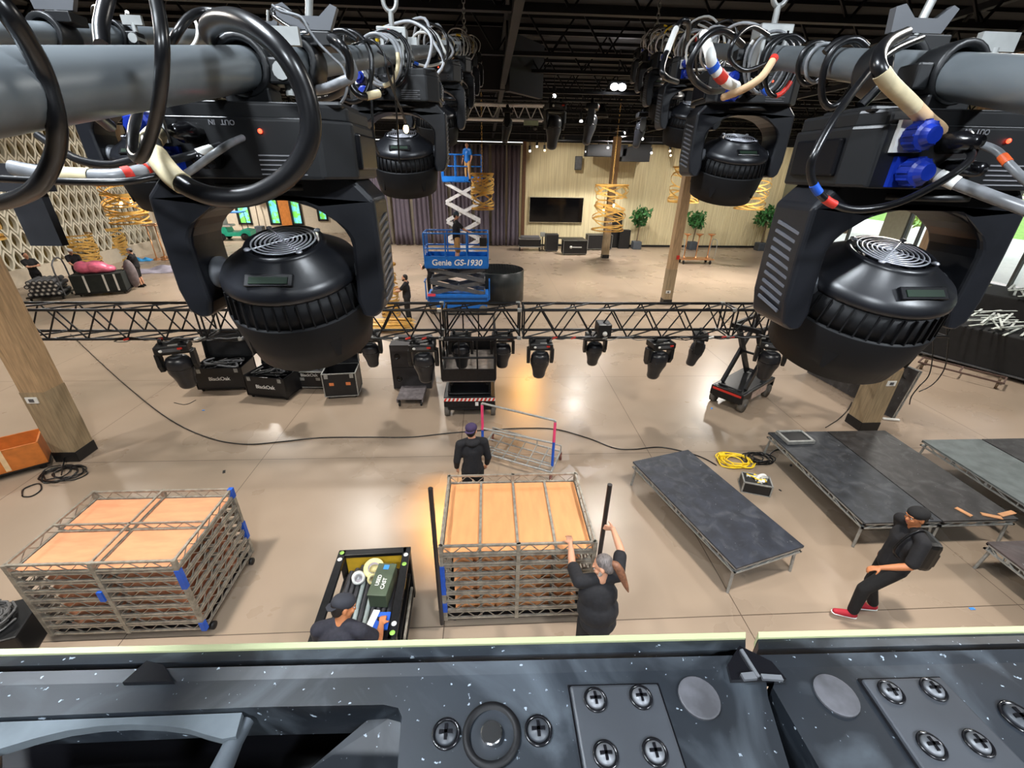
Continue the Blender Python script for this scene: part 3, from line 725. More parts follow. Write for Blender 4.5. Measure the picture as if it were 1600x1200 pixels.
cable(W([(1210, 90, 1.0), (1190, 120, .98), (1160, 140, 1.0), (1130, 152, 1.05)]), .007, mat('tan_tape', srgb(214, 180, 140), .6), 'tan taped cable at the base of the second right light', 'power_cable', bands=[(.0, .1, M_RED)])
cable(W([(1200, 55, 1.1), (1175, 42, 1.05), (1150, 60, 1.0), (1140, 90, 1.0), (1165, 110, 1.0), (1205, 95, 1.0)]), .004, M_CAB, 'thin black cable loop right of the hoist clamp', 'data_cable')
def wrap(f, t0, pitch, turns, R_, r, m, label, sag=0.0, kind='power_cable', **k):
    pts = []
    for i in range(int(turns * 10) + 1):
        a = i * 2 * PI / 10 + .8; q = f(t0 + pitch * i / 10); dz = -sag * max(0, -math.sin(a))
        pts.append(q + Vector((math.cos(a) * R_, 0, math.sin(a) * R_ + dz)))
    return cable(pts, r, m, label, kind, seg=3, **k)
wrap(onR, 1.08, .03, 1.3, .038, .0062, M_CAB, 'thick black cable wrapped once round the right tube, nearest the clamp', .03)
wrap(onR, 1.24, .02, 1.25, .033, .0050, M_CAB, 'black cable wrapped round the right tube, left one of a thin pair', .008)
wrap(onR, 1.20, .02, 1.25, .031, .0034, M_CABG, 'grey cable wrapped round the right tube, right one of a thin pair', .004, 'data_cable')
wrap(onR, 1.42, .05, 2.2, .045, .0052, M_CAB, 'black cable wound loosely beside the second right light', .035, bands=[(.3, .36, M_RED), (.7, .74, M_BLUET)])
wrap(onR, 1.55, .05, 2.2, .055, .0042, M_CABG, 'grey cable wound loosely above the second right light', .03, 'data_cable', bands=[(.5, .6, M_WHT)])
wrap(onL, 1.5, .05, 2.2, .05, .005, M_CABG, 'grey cable wound loosely above the second left light', .02, bands=[(.3, .42, M_TAPE_C)])
wrap(onL, 1.62, .04, 2.2, .06, .0045, M_CAB, 'black cable wound loosely beside the left hoist clamp', .02, bands=[(.5, .56, M_RED)])
wrap(onL, 1.18, .05, 1.4, .05, .0058, M_CAB, 'black cable wrapped round the middle of the left tube', .03)
# tangles further back, each a coil of its own round its tube
rnd = random.Random(11)
CM = [mat('light_grey_cable', srgb(178, 180, 184), .35, var=.15), M_CAB, M_WHT, MATS['light_grey_cable'], M_CAB, M_TAPE_C]
ORD = 'nearest second third fourth fifth sixth seventh eighth ninth tenth eleventh twelfth thirteenth fourteenth fifteenth farthest'.split()
for side, f in (('left', onL), ('right', onR)):
    for k in range(16):
        t0 = 1.9 + k * .26; pts = []
        turns = rnd.choice((1.5, 2, 2.5)); R_ = rnd.uniform(.05, .11); ph = rnd.uniform(0, 6)
        for i in range(int(turns * 8)):
            a = ph + i * PI / 4; q = f(t0 + i * .03 + rnd.uniform(-.02, .02))
            rr = R_ * rnd.uniform(.75, 1.25)
            pts.append(q + Vector((math.cos(a) * rr, 0, math.sin(a) * rr * 1.0 + .01)))
        cable(pts, rnd.choice((.004, .005, .006)), CM[k % 6], '%s cable %scoiled round the %s tube, %s coil back' % (('grey', 'black', 'white', 'grey', 'black', 'cream')[k % 6], 'with a bright tape band ' if k % 2 == 0 else '', side, ORD[k]), 'coiled_cable', 'cables coiled round the far %s tube' % side, bands=[(.3, .36, rnd.choice((M_RED, M_BLUET, M_YEL, M_TAPE_C)))] if k % 2 == 0 else None, seg=4, n=6)
for k in range(7):
    t0 = .7 + k * .45; pts = []
    for i in range(14):
        q = onF(t0 + i * .035); a = i * PI / 4 + k
        pts.append(q + Vector((math.cos(a) * .05, 0, math.sin(a) * .05 + .01)))
    cable(pts, .005, CM[k % 3], '%s cable wound round the rear left tube, %s from the left' % (('grey', 'black', 'white')[k % 3], ['first'] [0] if k == 0 else ORD[k]), 'coiled_cable', 'cables wound round the rear left tube', seg=4, n=6)
# grip clamps riding on the tubes
def grip_clamp(p, label, yaw=0):
    t = thing('tube_clamp', label, 'clamp', p, yaw)
    m = MB(); m.lathe([(.0262, -.03), (.037, -.03), (.04, -.02), (.04, .02), (.037, .03), (.0262, .03), (.0262, -.03)], 24, None, Matrix.Rotation(PI / 2, 4, 'X')); m.box((.038, 0, .03), (.05, .05, .02)); m.build('collar', M_BLK, t, bev=.002)
    m = MB(); m.prism([(-.03, 0), (.05, 0), (.065, .03), (.055, .034), (.035, .018), (.0, .018), (-.02, .034), (-.034, .03)], .012, None, Matrix.Translation((.01, 0, .045)) @ Matrix.Rotation(PI / 2, 4, 'X')); m.build('wing_nut', M_SCIS, t)
    m = MB(); m.tube((.02, 0, .03), (.035, 0, .1), .006, 10); m.build('bolt', M_GALV, t)
grip_clamp(onR(.93), 'black tube clamp with a grey wing nut on the near right tube')
grip_clamp(onF(1.3), 'black tube clamp with wing nut on the rear left tube, left one')
grip_clamp(onF(2.4), 'black tube clamp with wing nut on the rear left tube, right one')
grip_clamp(onL(.92), 'black tube clamp on the near left tube behind the fat coiled cable')
# soft black strap hanging at far left
m = MB(); a = D(38, 292, .6); m.box(a + Vector((0, 0, .01)), (.055, .02, .03)); m.box(a + Vector((.0, 0, -.03)), (.038, .01, .075))
one(m, 'hanging_strap', 'black fuzzy strap hanging down under the cables at far left', 'strap', m=M_TEEB)
m = MB(); q = D(8, 545, 1.4); m.box(q + Vector((-.08, 0, .10)), (.2, .2, .16)); m.ell(q + Vector((-.05, -.02, .03)), (.1, .1, .06), None, 10)
# small glowing bulb on its wire
t = thing('wire_bulb', 'small glowing bulb on a thin wire before the second left light', 'light bulb', D(634, 196, 1.33))
m = MB(); m.ell((0, 0, -.008), (.007, .007, .010), None, 8); m.build('glass', mat('warm_bulb', (1, .6, .25), .3, emis=(1, .62, .25), estr=18), t)
m = MB(); m.tube((0, 0, 0), (0, 0, .014), .005, 8); m.build('socket', M_BLK, t)

# ================================================================ RIGGING FRAME UNDER THE CAMERA
ZF = 4.92
M_FRM = mat('scuffed_black_enamel', srgb(17, 21, 26), .5, var=.7, scale=9, detail=8, spec=.35)
M_FRM2 = mat('grey_screw_plate', srgb(52, 55, 60), .5, metal=.2, var=.18, scale=22, detail=8)
M_GREY = mat('felted_grey', srgb(74, 81, 86), .8, var=.2, scale=40)
def dust(m, sc=260, sm=14, col=(.22, .26, .3, 1), lo=.70):
    n = m.node_tree; b = n.nodes['Principled BSDF']; l = b.inputs['Base Color'].links[0]; src = l.from_socket
    tc = n.nodes.new('ShaderNodeTexCoord'); no = n.nodes.new('ShaderNodeTexNoise'); no.inputs['Scale'].default_value = sc; no.inputs['Detail'].default_value = 2
    cr = n.nodes.new('ShaderNodeValToRGB'); cr.color_ramp.elements[0].position = lo; cr.color_ramp.elements[1].position = lo + .04
    n2 = n.nodes.new('ShaderNodeTexNoise'); n2.inputs['Scale'].default_value = sm; n2.inputs['Detail'].default_value = 7; n2.inputs['Distortion'].default_value = 1.5
    c2 = n.nodes.new('ShaderNodeValToRGB'); c2.color_ramp.elements[0].position = .5; c2.color_ramp.elements[1].position = .8; c2.color_ramp.elements[1].color = (.22, .22, .22, 1)
    ad = n.nodes.new('ShaderNodeMath'); ad.operation = 'MAXIMUM'; mx = n.nodes.new('ShaderNodeMixRGB'); mx.inputs[2].default_value = col
    for q in (no, n2): n.links.new(tc.outputs['Object'], q.inputs[0])
    n.links.new(no.outputs[0], cr.inputs[0]); n.links.new(n2.outputs[0], c2.inputs[0]); n.links.new(cr.outputs[0], ad.inputs[0]); n.links.new(c2.outputs[0], ad.inputs[1])
    n.links.new(ad.outputs[0], mx.inputs[0]); n.links.new(src, mx.inputs[1]); n.links.new(mx.outputs[0], b.inputs['Base Color'])
dust(M_FRM)
def gxy(u, v, z=ZF): p = G(u, v, z); return (p.x, p.y)
def frame_panel(name, label, poly_uv, holes_uv, ul, ur):
    t = thing(name, label, 'rigging frame')
    P = [gxy(u, v) for u, v in poly_uv]; H_ = [[gxy(u, v) for u, v in h] for h in holes_uv]
    m = MB(); m.prism(P, .03, None, Matrix.Translation((0, 0, ZF - .015)), holes=H_); m.build('top_plate', M_FRM, t)
    return t
yE = lambda u: 1052 - (u - 800) * .022
def line(v0, us): return [(u, v0 - (u - 800) * .0225) for u in us]
tA = frame_panel('rigging_frame', 'scuffed black metal frame in the foreground with a round push button and a screwed plate',
    [(-60, 1260), (-60, 1071), (800, 1052), (1195, 1043), (1200, 1090), (1235, 1205), (1250, 1260)],
    [[(-40, 1245), (-40, 1122), (0, 1121), (395, 1105), (600, 1101), (622, 1106), (628, 1120), (624, 1160), (618, 1245)]], 0, 0)
tB = frame_panel('rigging_frame', 'dark black metal frame at the bottom right with a screwed plate and round plug',
    [(1700, 1260), (1700, 1032), (1215, 1043), (1208, 1075), (1280, 1200), (1300, 1260)], [], 0, 0)
def strip(t, name, v0, v1, u0, u1, z0, z1, m, th=.02):
    a0, a1 = G(u0, v0 - (u0 - 800) * .0225, z0), G(u1, v0 - (u1 - 800) * .0225, z0)
    b0, b1 = G(u0, v1 - (u0 - 800) * .0225, z1), G(u1, v1 - (u1 - 800) * .0225, z1)
    d = Vector((0, 0, -th)); m_ = MB(); m_.add([a0, a1, b1, b0, a0 + d, a1 + d, b1 + d, b0 + d], [(0, 1, 2, 3), (7, 6, 5, 4), (0, 4, 5, 1), (1, 5, 6, 2), (2, 6, 7, 3), (3, 7, 4, 0)])
    return m_.build(name, m, t)
for (t, u0, u1) in ((tA, -60, 1165), (tB, 1185, 1700)):
    strip(t, 'sealing_strip', 996, 1005, u0, u1, ZF - .002, ZF - .002, M_EDGE, .012)
    strip(t, 'outer_rail', 1005, 1023, u0, u1, ZF - .004, ZF - .002, M_FRM)
    strip(t, 'groove', 1022, 1033, u0, u1, ZF - .02, ZF - .02, M_BLKG)
    strip(t, 'inner_rail', 1032, 1053, u0, u1, ZF + .001, ZF - .0, M_FRM)
m = MB(); a_, b_ = G(1150, 1000, ZF), G(1320, 1250, ZF); m.box(((a_.x + b_.x) / 2, (a_.y + b_.y) / 2, ZF - .062), (abs(b_.x - a_.x) + .02, abs(a_.y - b_.y) + .01, .06)); m.build('seam_backing', M_BLKG, tB)  # black block added so the seam between the panels stays dark
# pocket in the left panel
m = MB(); c0 = G(-60, 1250, ZF); c0.x -= .12; c1 = G(640, 1035, ZF)
m.box(((c0.x + c1.x) / 2, (c0.y + c1.y) / 2, ZF - .06), (c1.x - c0.x, c1.y - c0.y, .01)); m.build('pocket_floor', M_BLKG, tA)
m = MB()
def quad(m, uvz, th=.004):
    P = [G(*q) for q in uvz]; d = Vector((0, 0, -th)); m.add(P + [p + d for p in P], [(0, 1, 2, 3), (7, 6, 5, 4), (0, 4, 5, 1), (1, 5, 6, 2), (2, 6, 7, 3), (3, 7, 4, 0)])
lp = [gxy(u, v) for u, v in ((-40, 1125), (376, 1109), (366, 1146), (345, 1150), (318, 1143), (290, 1134), (250, 1129), (200, 1127), (150, 1130), (100, 1137), (50, 1149), (0, 1164), (-40, 1176))]
m.prism(lp, .006, None, Matrix.Translation((0, 0, ZF - .006)))
m.build('curved_liner', M_GREY, tA)
m = MB(); quad(m, [(480, 1205, ZF - .03), (600, 1103, ZF - .012), (628, 1110, ZF - .012), (620, 1215, ZF - .03)]); m.build('sloped_liner', M_FRM, tA)
m = MB(); m.ring_tube([G(340, 1215, ZF - .01), G(365, 1160, ZF - .01), G(388, 1125, ZF - .01)], [.006, .005, .0035], 10); m.build('liner_roll', mat('dark_felt', srgb(62, 68, 74), .8, var=.2, scale=40), tA)
m = MB(); P = [G(230, 1034, ZF + .002), G(192, 1068, ZF + .002), G(272, 1066, ZF + .002), G(256, 1040, ZF + .002)]
m.prism([(p.x, p.y) for p in P], .004, None, Matrix.Translation((0, 0, ZF + .001))); m.build('corner_notch', M_BLKG, tA)
m = MB(); P = [G(1155, 1010, ZF + .002), G(1136, 1040, ZF + .002), G(1142, 1064, ZF + .002), G(1228, 1062, ZF + .002), G(1205, 1035, ZF + .002)]
m.prism([(p.x, p.y) for p in P], .004, None, Matrix.Translation((0, 0, ZF + .001))); nt_ = m.build('corner_notch', M_BLKG, tA)
m = MB(); m.bar(G(1158, 1015, ZF + .004), G(1185, 1058, ZF + .004), .002, .0015); m.bar(G(1160, 1058, ZF + .004), G(1180, 1056, ZF + .004), .004, .002); m.bar(G(1190, 1058, ZF + .004), G(1222, 1060, ZF + .004), .003, .002); m.build('latch', M_SCIS, nt_)
def screw(t, u, v, r, z=ZF, plate=False):
    p = G(u, v, z)
    s = thing('x', None, None); bpy.data.objects.remove(s)
    m = MB(); m.lathe([(r * 1.25, -.001), (r * 1.25, .0012), (r * 1.05, .0012), (r, .0), (1e-5, -.0005)], 24, M_BLKG, Matrix.Translation(p)); 
    m.lathe([(r, .0002), (r * .85, .0022), (1e-5, .003)], 24, M_SCIS if plate else M_FRM2, Matrix.Translation(p))
    m.box(p + Vector((0, 0, .0028)), (r * 1.2, r * .28, .0012), M_BLKG, rz=0); m.box(p + Vector((0, 0, .0028)), (r * .28, r * 1.2, .0012), M_BLKG)
    return m.build('screw', None, t)
screw(tA, 697, 1147, .0062); screw(tA, 841, 1142, .0062)
def plate(t, corners, screws, zt=ZF + .003):
    P = [gxy(u, v, zt) for u, v in corners]
    c = Vector((sum(p[0] for p in P) / 4, sum(p[1] for p in P) / 4, 0))
    m = MB(); m.prism([tuple((Vector((x, y, 0)) - c) * 1.035 + c)[:2] for x, y in P], .001, M_BLKG, Matrix.Translation((0, 0, ZF + .0006)))
    rim = m.build('plate_gap', None, t)
    m = MB(); m.prism(P, .004, None, Matrix.Translation((0, 0, zt - .002))); o = m.build('screw_plate', M_FRM2, t, bev=.0015)
    for u, v in screws: screw(o, u, v, .0054, zt, True)
plate(tA, [(890, 1070), (1028, 1067), (1092, 1260), (922, 1260)], [(930, 1094), (1001, 1090), (946, 1180), (1023, 1176)])
plate(tB, [(1346, 1060), (1470, 1057), (1650, 1240), (1468, 1240)], [(1392, 1082), (1458, 1078), (1455, 1166), (1528, 1162)])
screw(tB, 1592, 1122, .0072)
# push button
p = G(768, 1148, ZF); m = MB(); m.lathe([(.016, -.002), (.016, .0015), (.0125, .002), (.0115, -.006), (1e-5, -.006)], 32, M_HEADF, Matrix.Translation(p)); b_ = m.build('button_socket', None, tA)
m = MB(); m.lathe([(.006, -.006), (.006, .0025), (.0054, .003), (1e-5, .003)], 32, None, Matrix.Translation(p), False); m.build('push_button', M_CHROME, b_)
for t, u, v in ((tA, 1092, 1091), (tB, 1306, 1087)):
    m = MB(); m.lathe([(.0118, 0), (.0118, .0012), (.011, .0014), (1e-5, .0014)], 28, None, Matrix.Translation(G(u, v, ZF)), False); m.build('round_plug', mat('smoky_plug', srgb(62, 62, 66), .55, var=.4, scale=60), t)
# ================================================================ PEOPLE
def fleshy(name, prims, m, parent, vox=.012, smooth=6, mats=None, matfn=None):
    """prims joined by a voxel remesh into one continuous skin"""
    mb = MB()
    for p in prims:
        if p[0] == 'c': mb.cap(p[1], p[2], p[3], p[4], None, 14)
        elif p[0] == 'e': mb.ell(p[1], p[2], None, 12, rot=p[3] if len(p) > 3 else None)
    me = bpy.data.meshes.new('t'); me.from_pydata(mb.v, [], mb.f)
    bm = bmesh.new(); bm.from_mesh(me); bmesh.ops.recalc_face_normals(bm, faces=bm.faces); bm.to_mesh(me); bm.free()
    o = bpy.data.objects.new('t', me); COL.objects.link(o)
    md = o.modifiers.new('r', 'REMESH'); md.mode = 'VOXEL'; md.voxel_size = vox
    ms = o.modifiers.new('s', 'SMOOTH'); ms.factor = .5; ms.iterations = smooth
    dg = bpy.context.evaluated_depsgraph_get(); dg.update()
    r = bpy.data.meshes.new_from_object(o.evaluated_get(dg)); bpy.data.objects.remove(o)
    r.name = name; r.materials.clear()
    for x in (mats or [m]): r.materials.append(x)
    for p in r.polygons:
        p.use_smooth = True
        if matfn: p.material_index = matfn(p.center)
    q = bpy.data.objects.new(name, r); COL.objects.link(q)
    if parent is not None: q.parent = parent
    return q
def lerp(a, b, t): return Vector(a) * (1 - t) + Vector(b) * t
def hand_prims(wr, dirv, palm_n, thumb_side, curl=.4, s=1.0):
    """wrist point, direction of the hand, palm normal, side of the thumb"""
    d = Vector(dirv).normalized(); n = Vector(palm_n); n = (n - d * n.dot(d)).normalized(); sd = d.cross(n) * thumb_side
    wr = Vector(wr); P = []
    pc = wr + d * .052 * s
    for k in range(4):
        off = sd * (.030 - .019 * k) * s
        P.append(('c', wr + off * .5, wr + d * .088 * s + off, .013 * s, .0115 * s))
        L = (.07, .078, .072, .058)[k] * s; b = wr + d * .09 * s + off; cur = d.copy(); r_ = .0092 * s
        for j, f in enumerate((.45, .32, .25)):
            ang = curl * (1.0 if j else .7); cur = (cur * math.cos(ang) + n * math.sin(ang)).normalized(); nn = (n - cur * n.dot(cur)); n2 = nn.normalized() if nn.length > 1e-3 else n
            e = b + cur * L * f; P.append(('c', b, e, r_, r_ * .93)); b = e; r_ *= .94
            n = n2
        n = Vector(palm_n); n = (n - d * n.dot(d)).normalized()
    b = wr + d * .025 * s + sd * .026 * s; e = b + (d * .6 + sd * .75 + n * .25).normalized() * .04 * s
    P.append(('c', b, e, .0135 * s, .011 * s)); e2 = e + (d * .8 + sd * .25 + n * (.3 + curl)).normalized() * .034 * s
    P.append(('c', e, e2, .0105 * s, .009 * s))
    return P
def person(label, loc, rz, J, look, skin=None, top=None, legs=None, shoe=None, hair=None, hat=None, beard=None, vox=.012, shorts=False, sleeve=.62, long_sleeve=False, shirt_bulk=1.0, hand=None, hat_back=True, group=None, ponytail=False, scale=1.0, backpack=False, helmet=None, hood=False, fine=True, belly=0.0, logo=None):
    """J: joint positions (x right, y forward, z up from the floor)"""
    skin = skin or M_SKIN; top = top or M_TEEB; legs = legs or M_JEAN; shoe = shoe or M_BLKG; hair = hair or M_HAIRD
    t = thing('person', label, 'person', loc, rz, group); t.scale = (scale,) * 3
    g = lambda k: Vector(J[k])
    pel, chest, neck, head = g('pel'), g('chest'), g('neck'), g('head')
    fw = Vector(look).normalized()                       # where the face points
    upv = (head - neck).normalized(); rt = fw.cross(upv).normalized(); upv = rt.cross(fw).normalized()
    HM = Matrix((rt, fw, upv)).transposed()
    hp = lambda x, y, z: head + rt * x + fw * y + upv * z
    hq = HM.to_4x4()
    P = [('e', hp(0, -.012, .03), (.076, .096, .088), hq), ('e', hp(0, .03, -.03), (.058, .062, .075), hq), ('e', hp(0, .05, -.078), (.034, .036, .028), hq),
         ('c', hp(0, .088, .012), hp(0, .104, -.022), .010, .0145), ('e', hp(0, .082, .035), (.058, .02, .016), hq),
         ('e', hp(.032, .074, -.02), (.026, .022, .024), hq), ('e', hp(-.032, .074, -.02), (.026, .022, .024), hq),
         ('c', hp(-.018, .086, -.052), hp(.018, .086, -.052), .0085, .0085),
         ('e', hp(.079, -.006, -.005), (.011, .02, .032), hq), ('e', hp(-.079, -.006, -.005), (.011, .02, .032), hq),
         ('c', neck, lerp(neck, head, .72), .058, .054)]
    sL, sR = g('shL'), g('shR')
    P += [('c', neck, lerp(neck, sL, .8), .055, .055), ('c', neck, lerp(neck, sR, .8), .055, .055), ('e', chest, (.165, .11, .17)), ('c', pel, chest, .125, .135), ('e', pel, (.155, .115, .12))]
    ph = []
    for s in 'LR':
        sh, el, wr = g('sh' + s), g('el' + s), g('wr' + s)
        P += [('c', sh, el, .053, .042), ('c', el, lerp(el, wr, .35), .043, .041), ('c', lerp(el, wr, .35), wr, .041, .026)]
        hd_, hn, hs, cu = (hand or {}).get(s, ((wr - el), (0, 0, -1) if abs((wr - el).normalized().z) < .8 else (1 if s == 'L' else -1, 0, 0), 1 if s == 'L' else -1, .45))
        P += hand_prims(wr - Vector(hd_).normalized() * .012, hd_, hn, hs, cu)
    for s in 'LR':
        hi, kn, an, to = g('hi' + s), g('kn' + s), g('an' + s), g('to' + s)
        P += [('c', hi, kn, .082, .054), ('c', kn, lerp(kn, an, .35), .054, .056), ('c', lerp(kn, an, .35), an, .056, .036), ('c', an + Vector((0, 0, -.03)), to, .038, .028)]
    body = fleshy('body', P, skin, t, vox if not fine else min(vox, .0085), 3)
    # face: eyes, brows, lips
    e = MB()
    for sx in (-1, 1): e.ell(hp(sx * .031, .0845, .008), (.0125, .006, .0065), M_WHT, 8, rot=hq); e.ell(hp(sx * .031, .0905, .008), (.0055, .003, .0055), M_BLKG, 6, rot=hq)
    e.build('eyes', None, body)
    e = MB()
    for sx in (-1, 1): e.ring_tube([hp(sx * .014, .096, .028), hp(sx * .033, .096, .034), hp(sx * .05, .084, .028)], [.003, .004, .002], 6)
    e.build('eyebrows', hair, body)
    e = MB(); e.ell(hp(0, .0935, -.052), (.021, .006, .006), None, 8, rot=hq); e.build('lips', mat('lips', srgb(170, 95, 85), .5), body)
    # shirt
    b_ = shirt_bulk
    hem = pel + Vector((0, 0, -.09))
    S_ = [('e', chest, (.185 * b_, .13 * b_, .185)), ('c', chest, lerp(chest, pel, .5), .142 * b_, .145 * b_), ('c', lerp(chest, pel, .5), hem + Vector((0, 0, .08)), .147 * b_, .15 * b_), ('e', pel, (.175 * b_, .14 * b_, .15)),
          ('c', lerp(neck, sL, .25), sL, .066, .072), ('c', lerp(neck, sR, .25), sR, .066, .072)]
    if belly: S_.append(('e', lerp(chest, pel, .55) + Vector((0, belly * .3, 0)), (.18 + belly, .16 + belly, .2)))
    for s in 'LR':
        sh, el, wr = g('sh' + s), g('el' + s), g('wr' + s)
        if long_sleeve: S_ += [('c', sh, el, .072, .058), ('c', el, lerp(el, wr, .9), .058, .042)]
        else: S_ += [('c', sh, lerp(sh, el, sleeve), .072, .07)]
    if hood: S_ += [('e', neck + Vector((0, -.07, .0)), (.11, .09, .06)), ('e', neck, (.1, .1, .05))]
    shirt = fleshy('hooded_sweater' if long_sleeve else 'shirt', S_, top, t, vox, 5)
    # trousers or shorts
    T_ = [('e', pel + Vector((0, 0, -.02)), (.168, .128, .13))]
    for s in 'LR':
        hi, kn, an = g('hi' + s), g('kn' + s), g('an' + s)
        if shorts: T_ += [('c', hi, lerp(hi, kn, .98), .10, .085)]
        else: T_ += [('c', hi, kn, .098, .074), ('c', kn, lerp(kn, an, .93), .074, .062)]
    fleshy('shorts' if shorts else 'trousers', T_, legs, t, vox, 5)
    for s in 'LR':
        an, to = g('an' + s), g('to' + s); d = (to - an); d.z = 0; d.normalize()
        fl = an + Vector((0, 0, -.045)); q = Vector((0, 1, 0)).rotation_difference((to - fl).normalized() if (to - fl).length > .02 else d).to_matrix().to_4x4()
        so = fleshy('shoe', [('c', fl - d * .03, lerp(fl, to, .5), .046, .045), ('c', lerp(fl, to, .5), to, .045, .036), ('c', fl, an, .046, .044)], shoe, t, .01, 4)
        m = MB(); m.cap(fl - d * .035 + Vector((0, 0, -.034)), to + Vector((0, 0, -.024)), .046, .042, None, 12)
        for i, v in enumerate(m.v): pass
        zc = (fl.z + to.z) / 2 - .034
        m.v = [(v[0], v[1], (fl.z - .034 if (Vector(v) - fl).length < (Vector(v) - to).length else to.z - .026) + (v[2] - (fl.z - .034)) * .2) for v in m.v]
        m.build('shoe_sole', M_WHT if shoe.name in ('red_canvas',) else M_BLKG, so)
    # hair, hat, beard
    if hat or helmet:
        m = MB(); mt = hat or helmet
        m.ell(hp(0, -.012, .058), (.092, .112, .075 if hat else .095), None, 14, rot=hq); 
        if hat:
            s = -1 if hat_back else 1; c = hp(0, s * .115 - .0, .035)
            poly = [(-.075, 0), (-.07, .045), (-.035, .075), (.035, .075), (.07, .045), (.075, 0)]
            MM = (Matrix.Translation(hp(0, s * .085, .03)) @ Matrix((rt, fw * s, upv)).transposed().to_4x4() @ Matrix.Rotation(math.radians(-22), 4, 'X'))
            m.prism(poly, .006, None, MM)
            m.ell(hp(0, -.012, .132), (.008, .008, .005), None, 6, rot=hq)
        m.build('cap' if hat else 'helmet', mt, t)
    if hair is not None:
        H_ = [('e', hp(0, -.03, .03 if (hat or helmet) else .045), (.083, .092, .072 if (hat or helmet) else .088), hq), ('e', hp(0, -.055, -.01), (.072, .06, .07), hq)]
        fleshy('hair', H_, hair, t, .01, 3)
    if ponytail:
        m = MB(); pts = [hp(0, -.10, .03), hp(0, -.135, -.0), hp(.01, -.15, -.08), hp(.015, -.15, -.2), hp(.015, -.15, -.3)]
        m.ring_tube(smooth_pts(pts, 4), [.02, .026, .03, .036, .04, .042, .042, .043, .043, .041, .038, .034, .03, .026, .02, .012, .004][:17], 12); m.build('ponytail', M_HAIRB, t)
    if beard: fleshy('beard', [('e', hp(0, .064, -.08), (.042, .042, .036), hq), ('c', hp(-.066, .01, -.025), hp(-.02, .066, -.078), .017, .026), ('c', hp(.066, .01, -.025), hp(.02, .066, -.078), .017, .026)], beard, t, .009, 2)
    if backpack:
        m = MB(); bp = lerp(chest, pel, .4) + Vector((.03, -.24, 0)); m.box(bp, (.3, .17, .42), None, bev=.06); m.box(bp + Vector((0, -.1, -.06)), (.22, .05, .2), None, bev=.02)
        bo = m.build('backpack', M_BLK, t); bo.name = 'backpack'
        m = MB(); m.ring_tube(smooth_pts([bp + Vector((-.1, .08, .2)), sL + Vector((-.02, -.0, .085)) if False else lerp(neck, sL, .55) + Vector((0, .0, .085)), lerp(neck, sL, .6) + Vector((0, .14, -.05)), chest + Vector((-.12, .16, -.1)), bp + Vector((-.15, .1, -.15))], 5), .014, 8); m.build('strap', M_BLKM, bo)
    return t
def pose(h=1.75, **kw):
    k = h / 1.75
    J = dict(pel=(0, 0, .96), chest=(0, .0, 1.27), neck=(0, -.01, 1.47), head=(0, .02, 1.62), shL=(-.19, 0, 1.41), shR=(.19, 0, 1.41), elL=(-.25, -.02, 1.12), elR=(.25, -.02, 1.12), wrL=(-.25, .1, .9), wrR=(.25, .1, .9),
             hiL=(-.09, 0, .9), hiR=(.09, 0, .9), knL=(-.1, .02, .49), knR=(.1, .02, .49), anL=(-.11, -.03, .09), anR=(.11, -.03, .09), toL=(-.13, .12, .035), toR=(.13, .12, .035))
    J.update(kw)
    return {a: (b[0] * k, b[1] * k, b[2] * k) for a, b in J.items()}
M_REDC = mat('red_canvas', srgb(172, 34, 50), .7)

# man with a ponytail steadying the stack: faces the stack (+y), head turned left
person('man with brown ponytail and grey beard, in black, reaching up to the stack', (1.1, 2.95, 0), 0.0,
       pose(1.78, pel=(.02, -.03, .95), chest=(.0, .03, 1.27), neck=(.02, .05, 1.47), head=(.03, .08, 1.60), shL=(-.2, .06, 1.43), shR=(.2, .1, 1.45), elL=(-.22, .32, 1.37), elR=(.27, .30, 1.58), wrL=(-.2, .56, 1.42), wrR=(.245, .55, 1.63)),
       (-.85, .35, -.55), top=M_TEEB, hair=M_HAIRG, beard=mat('grey_beard', srgb(180, 172, 165), .7, var=.2, scale=60), ponytail=True, shirt_bulk=1.12, belly=.04, sleeve=.75, vox=.011,
       hand={'L': ((.0, .7, .05), (0, 0, -1), 1, .5), 'R': ((-1, .08, .12), (0, 1, 0), -1, .95)})
# man in a cap bending over the tool cart
person('man in a dark backwards cap and navy t-shirt bending over the tool cart', (-1.42, 2.5, 0), -.12,
       pose(1.74, pel=(0, -.06, .95), chest=(-.01, .12, 1.23), neck=(.0, .2, 1.40), head=(.02, .27, 1.52), shL=(-.2, .15, 1.35), shR=(.2, .17, 1.34), elL=(-.26, .22, 1.08), elR=(.3, .26, 1.1), wrL=(-.12, .42, .98), wrR=(.25, .47, 1.02)),
       (.75, .45, -.35), skin=M_SKIN2, top=M_TEEN, hair=M_HAIRD, hat=mat('dark_cap_cloth', srgb(44, 46, 54), .85), vox=.011,
       hand={'R': ((-.1, .6, -.1), (0, -.1, -1), -1, .5)})
# walking man
person('man in black striding in red shoes with a backpack and backwards cap', (4.91, 3.52, 0), math.radians(78),
       pose(1.85, pel=(0, 0, .93), chest=(0, .0, 1.26), neck=(0, -.0, 1.46), head=(0, .03, 1.60), elL=(-.26, .06, 1.13), wrL=(-.22, .30, 1.02), elR=(.26, -.14, 1.14), wrR=(.24, -.05, .88),
            knL=(-.08, .22, .52), anL=(-.09, .22, .13), toL=(-.09, .40, .10), knR=(.09, .04, .48), anR=(.1, -.12, .1), toR=(.1, .05, .035)),
       (-.15, 1, -.1), skin=M_SKIN2, hat=mat('black_cap_cloth', srgb(22, 22, 24), .9), shoe=M_REDC, backpack=True, shirt_bulk=1.08, sleeve=.85, vox=.011)
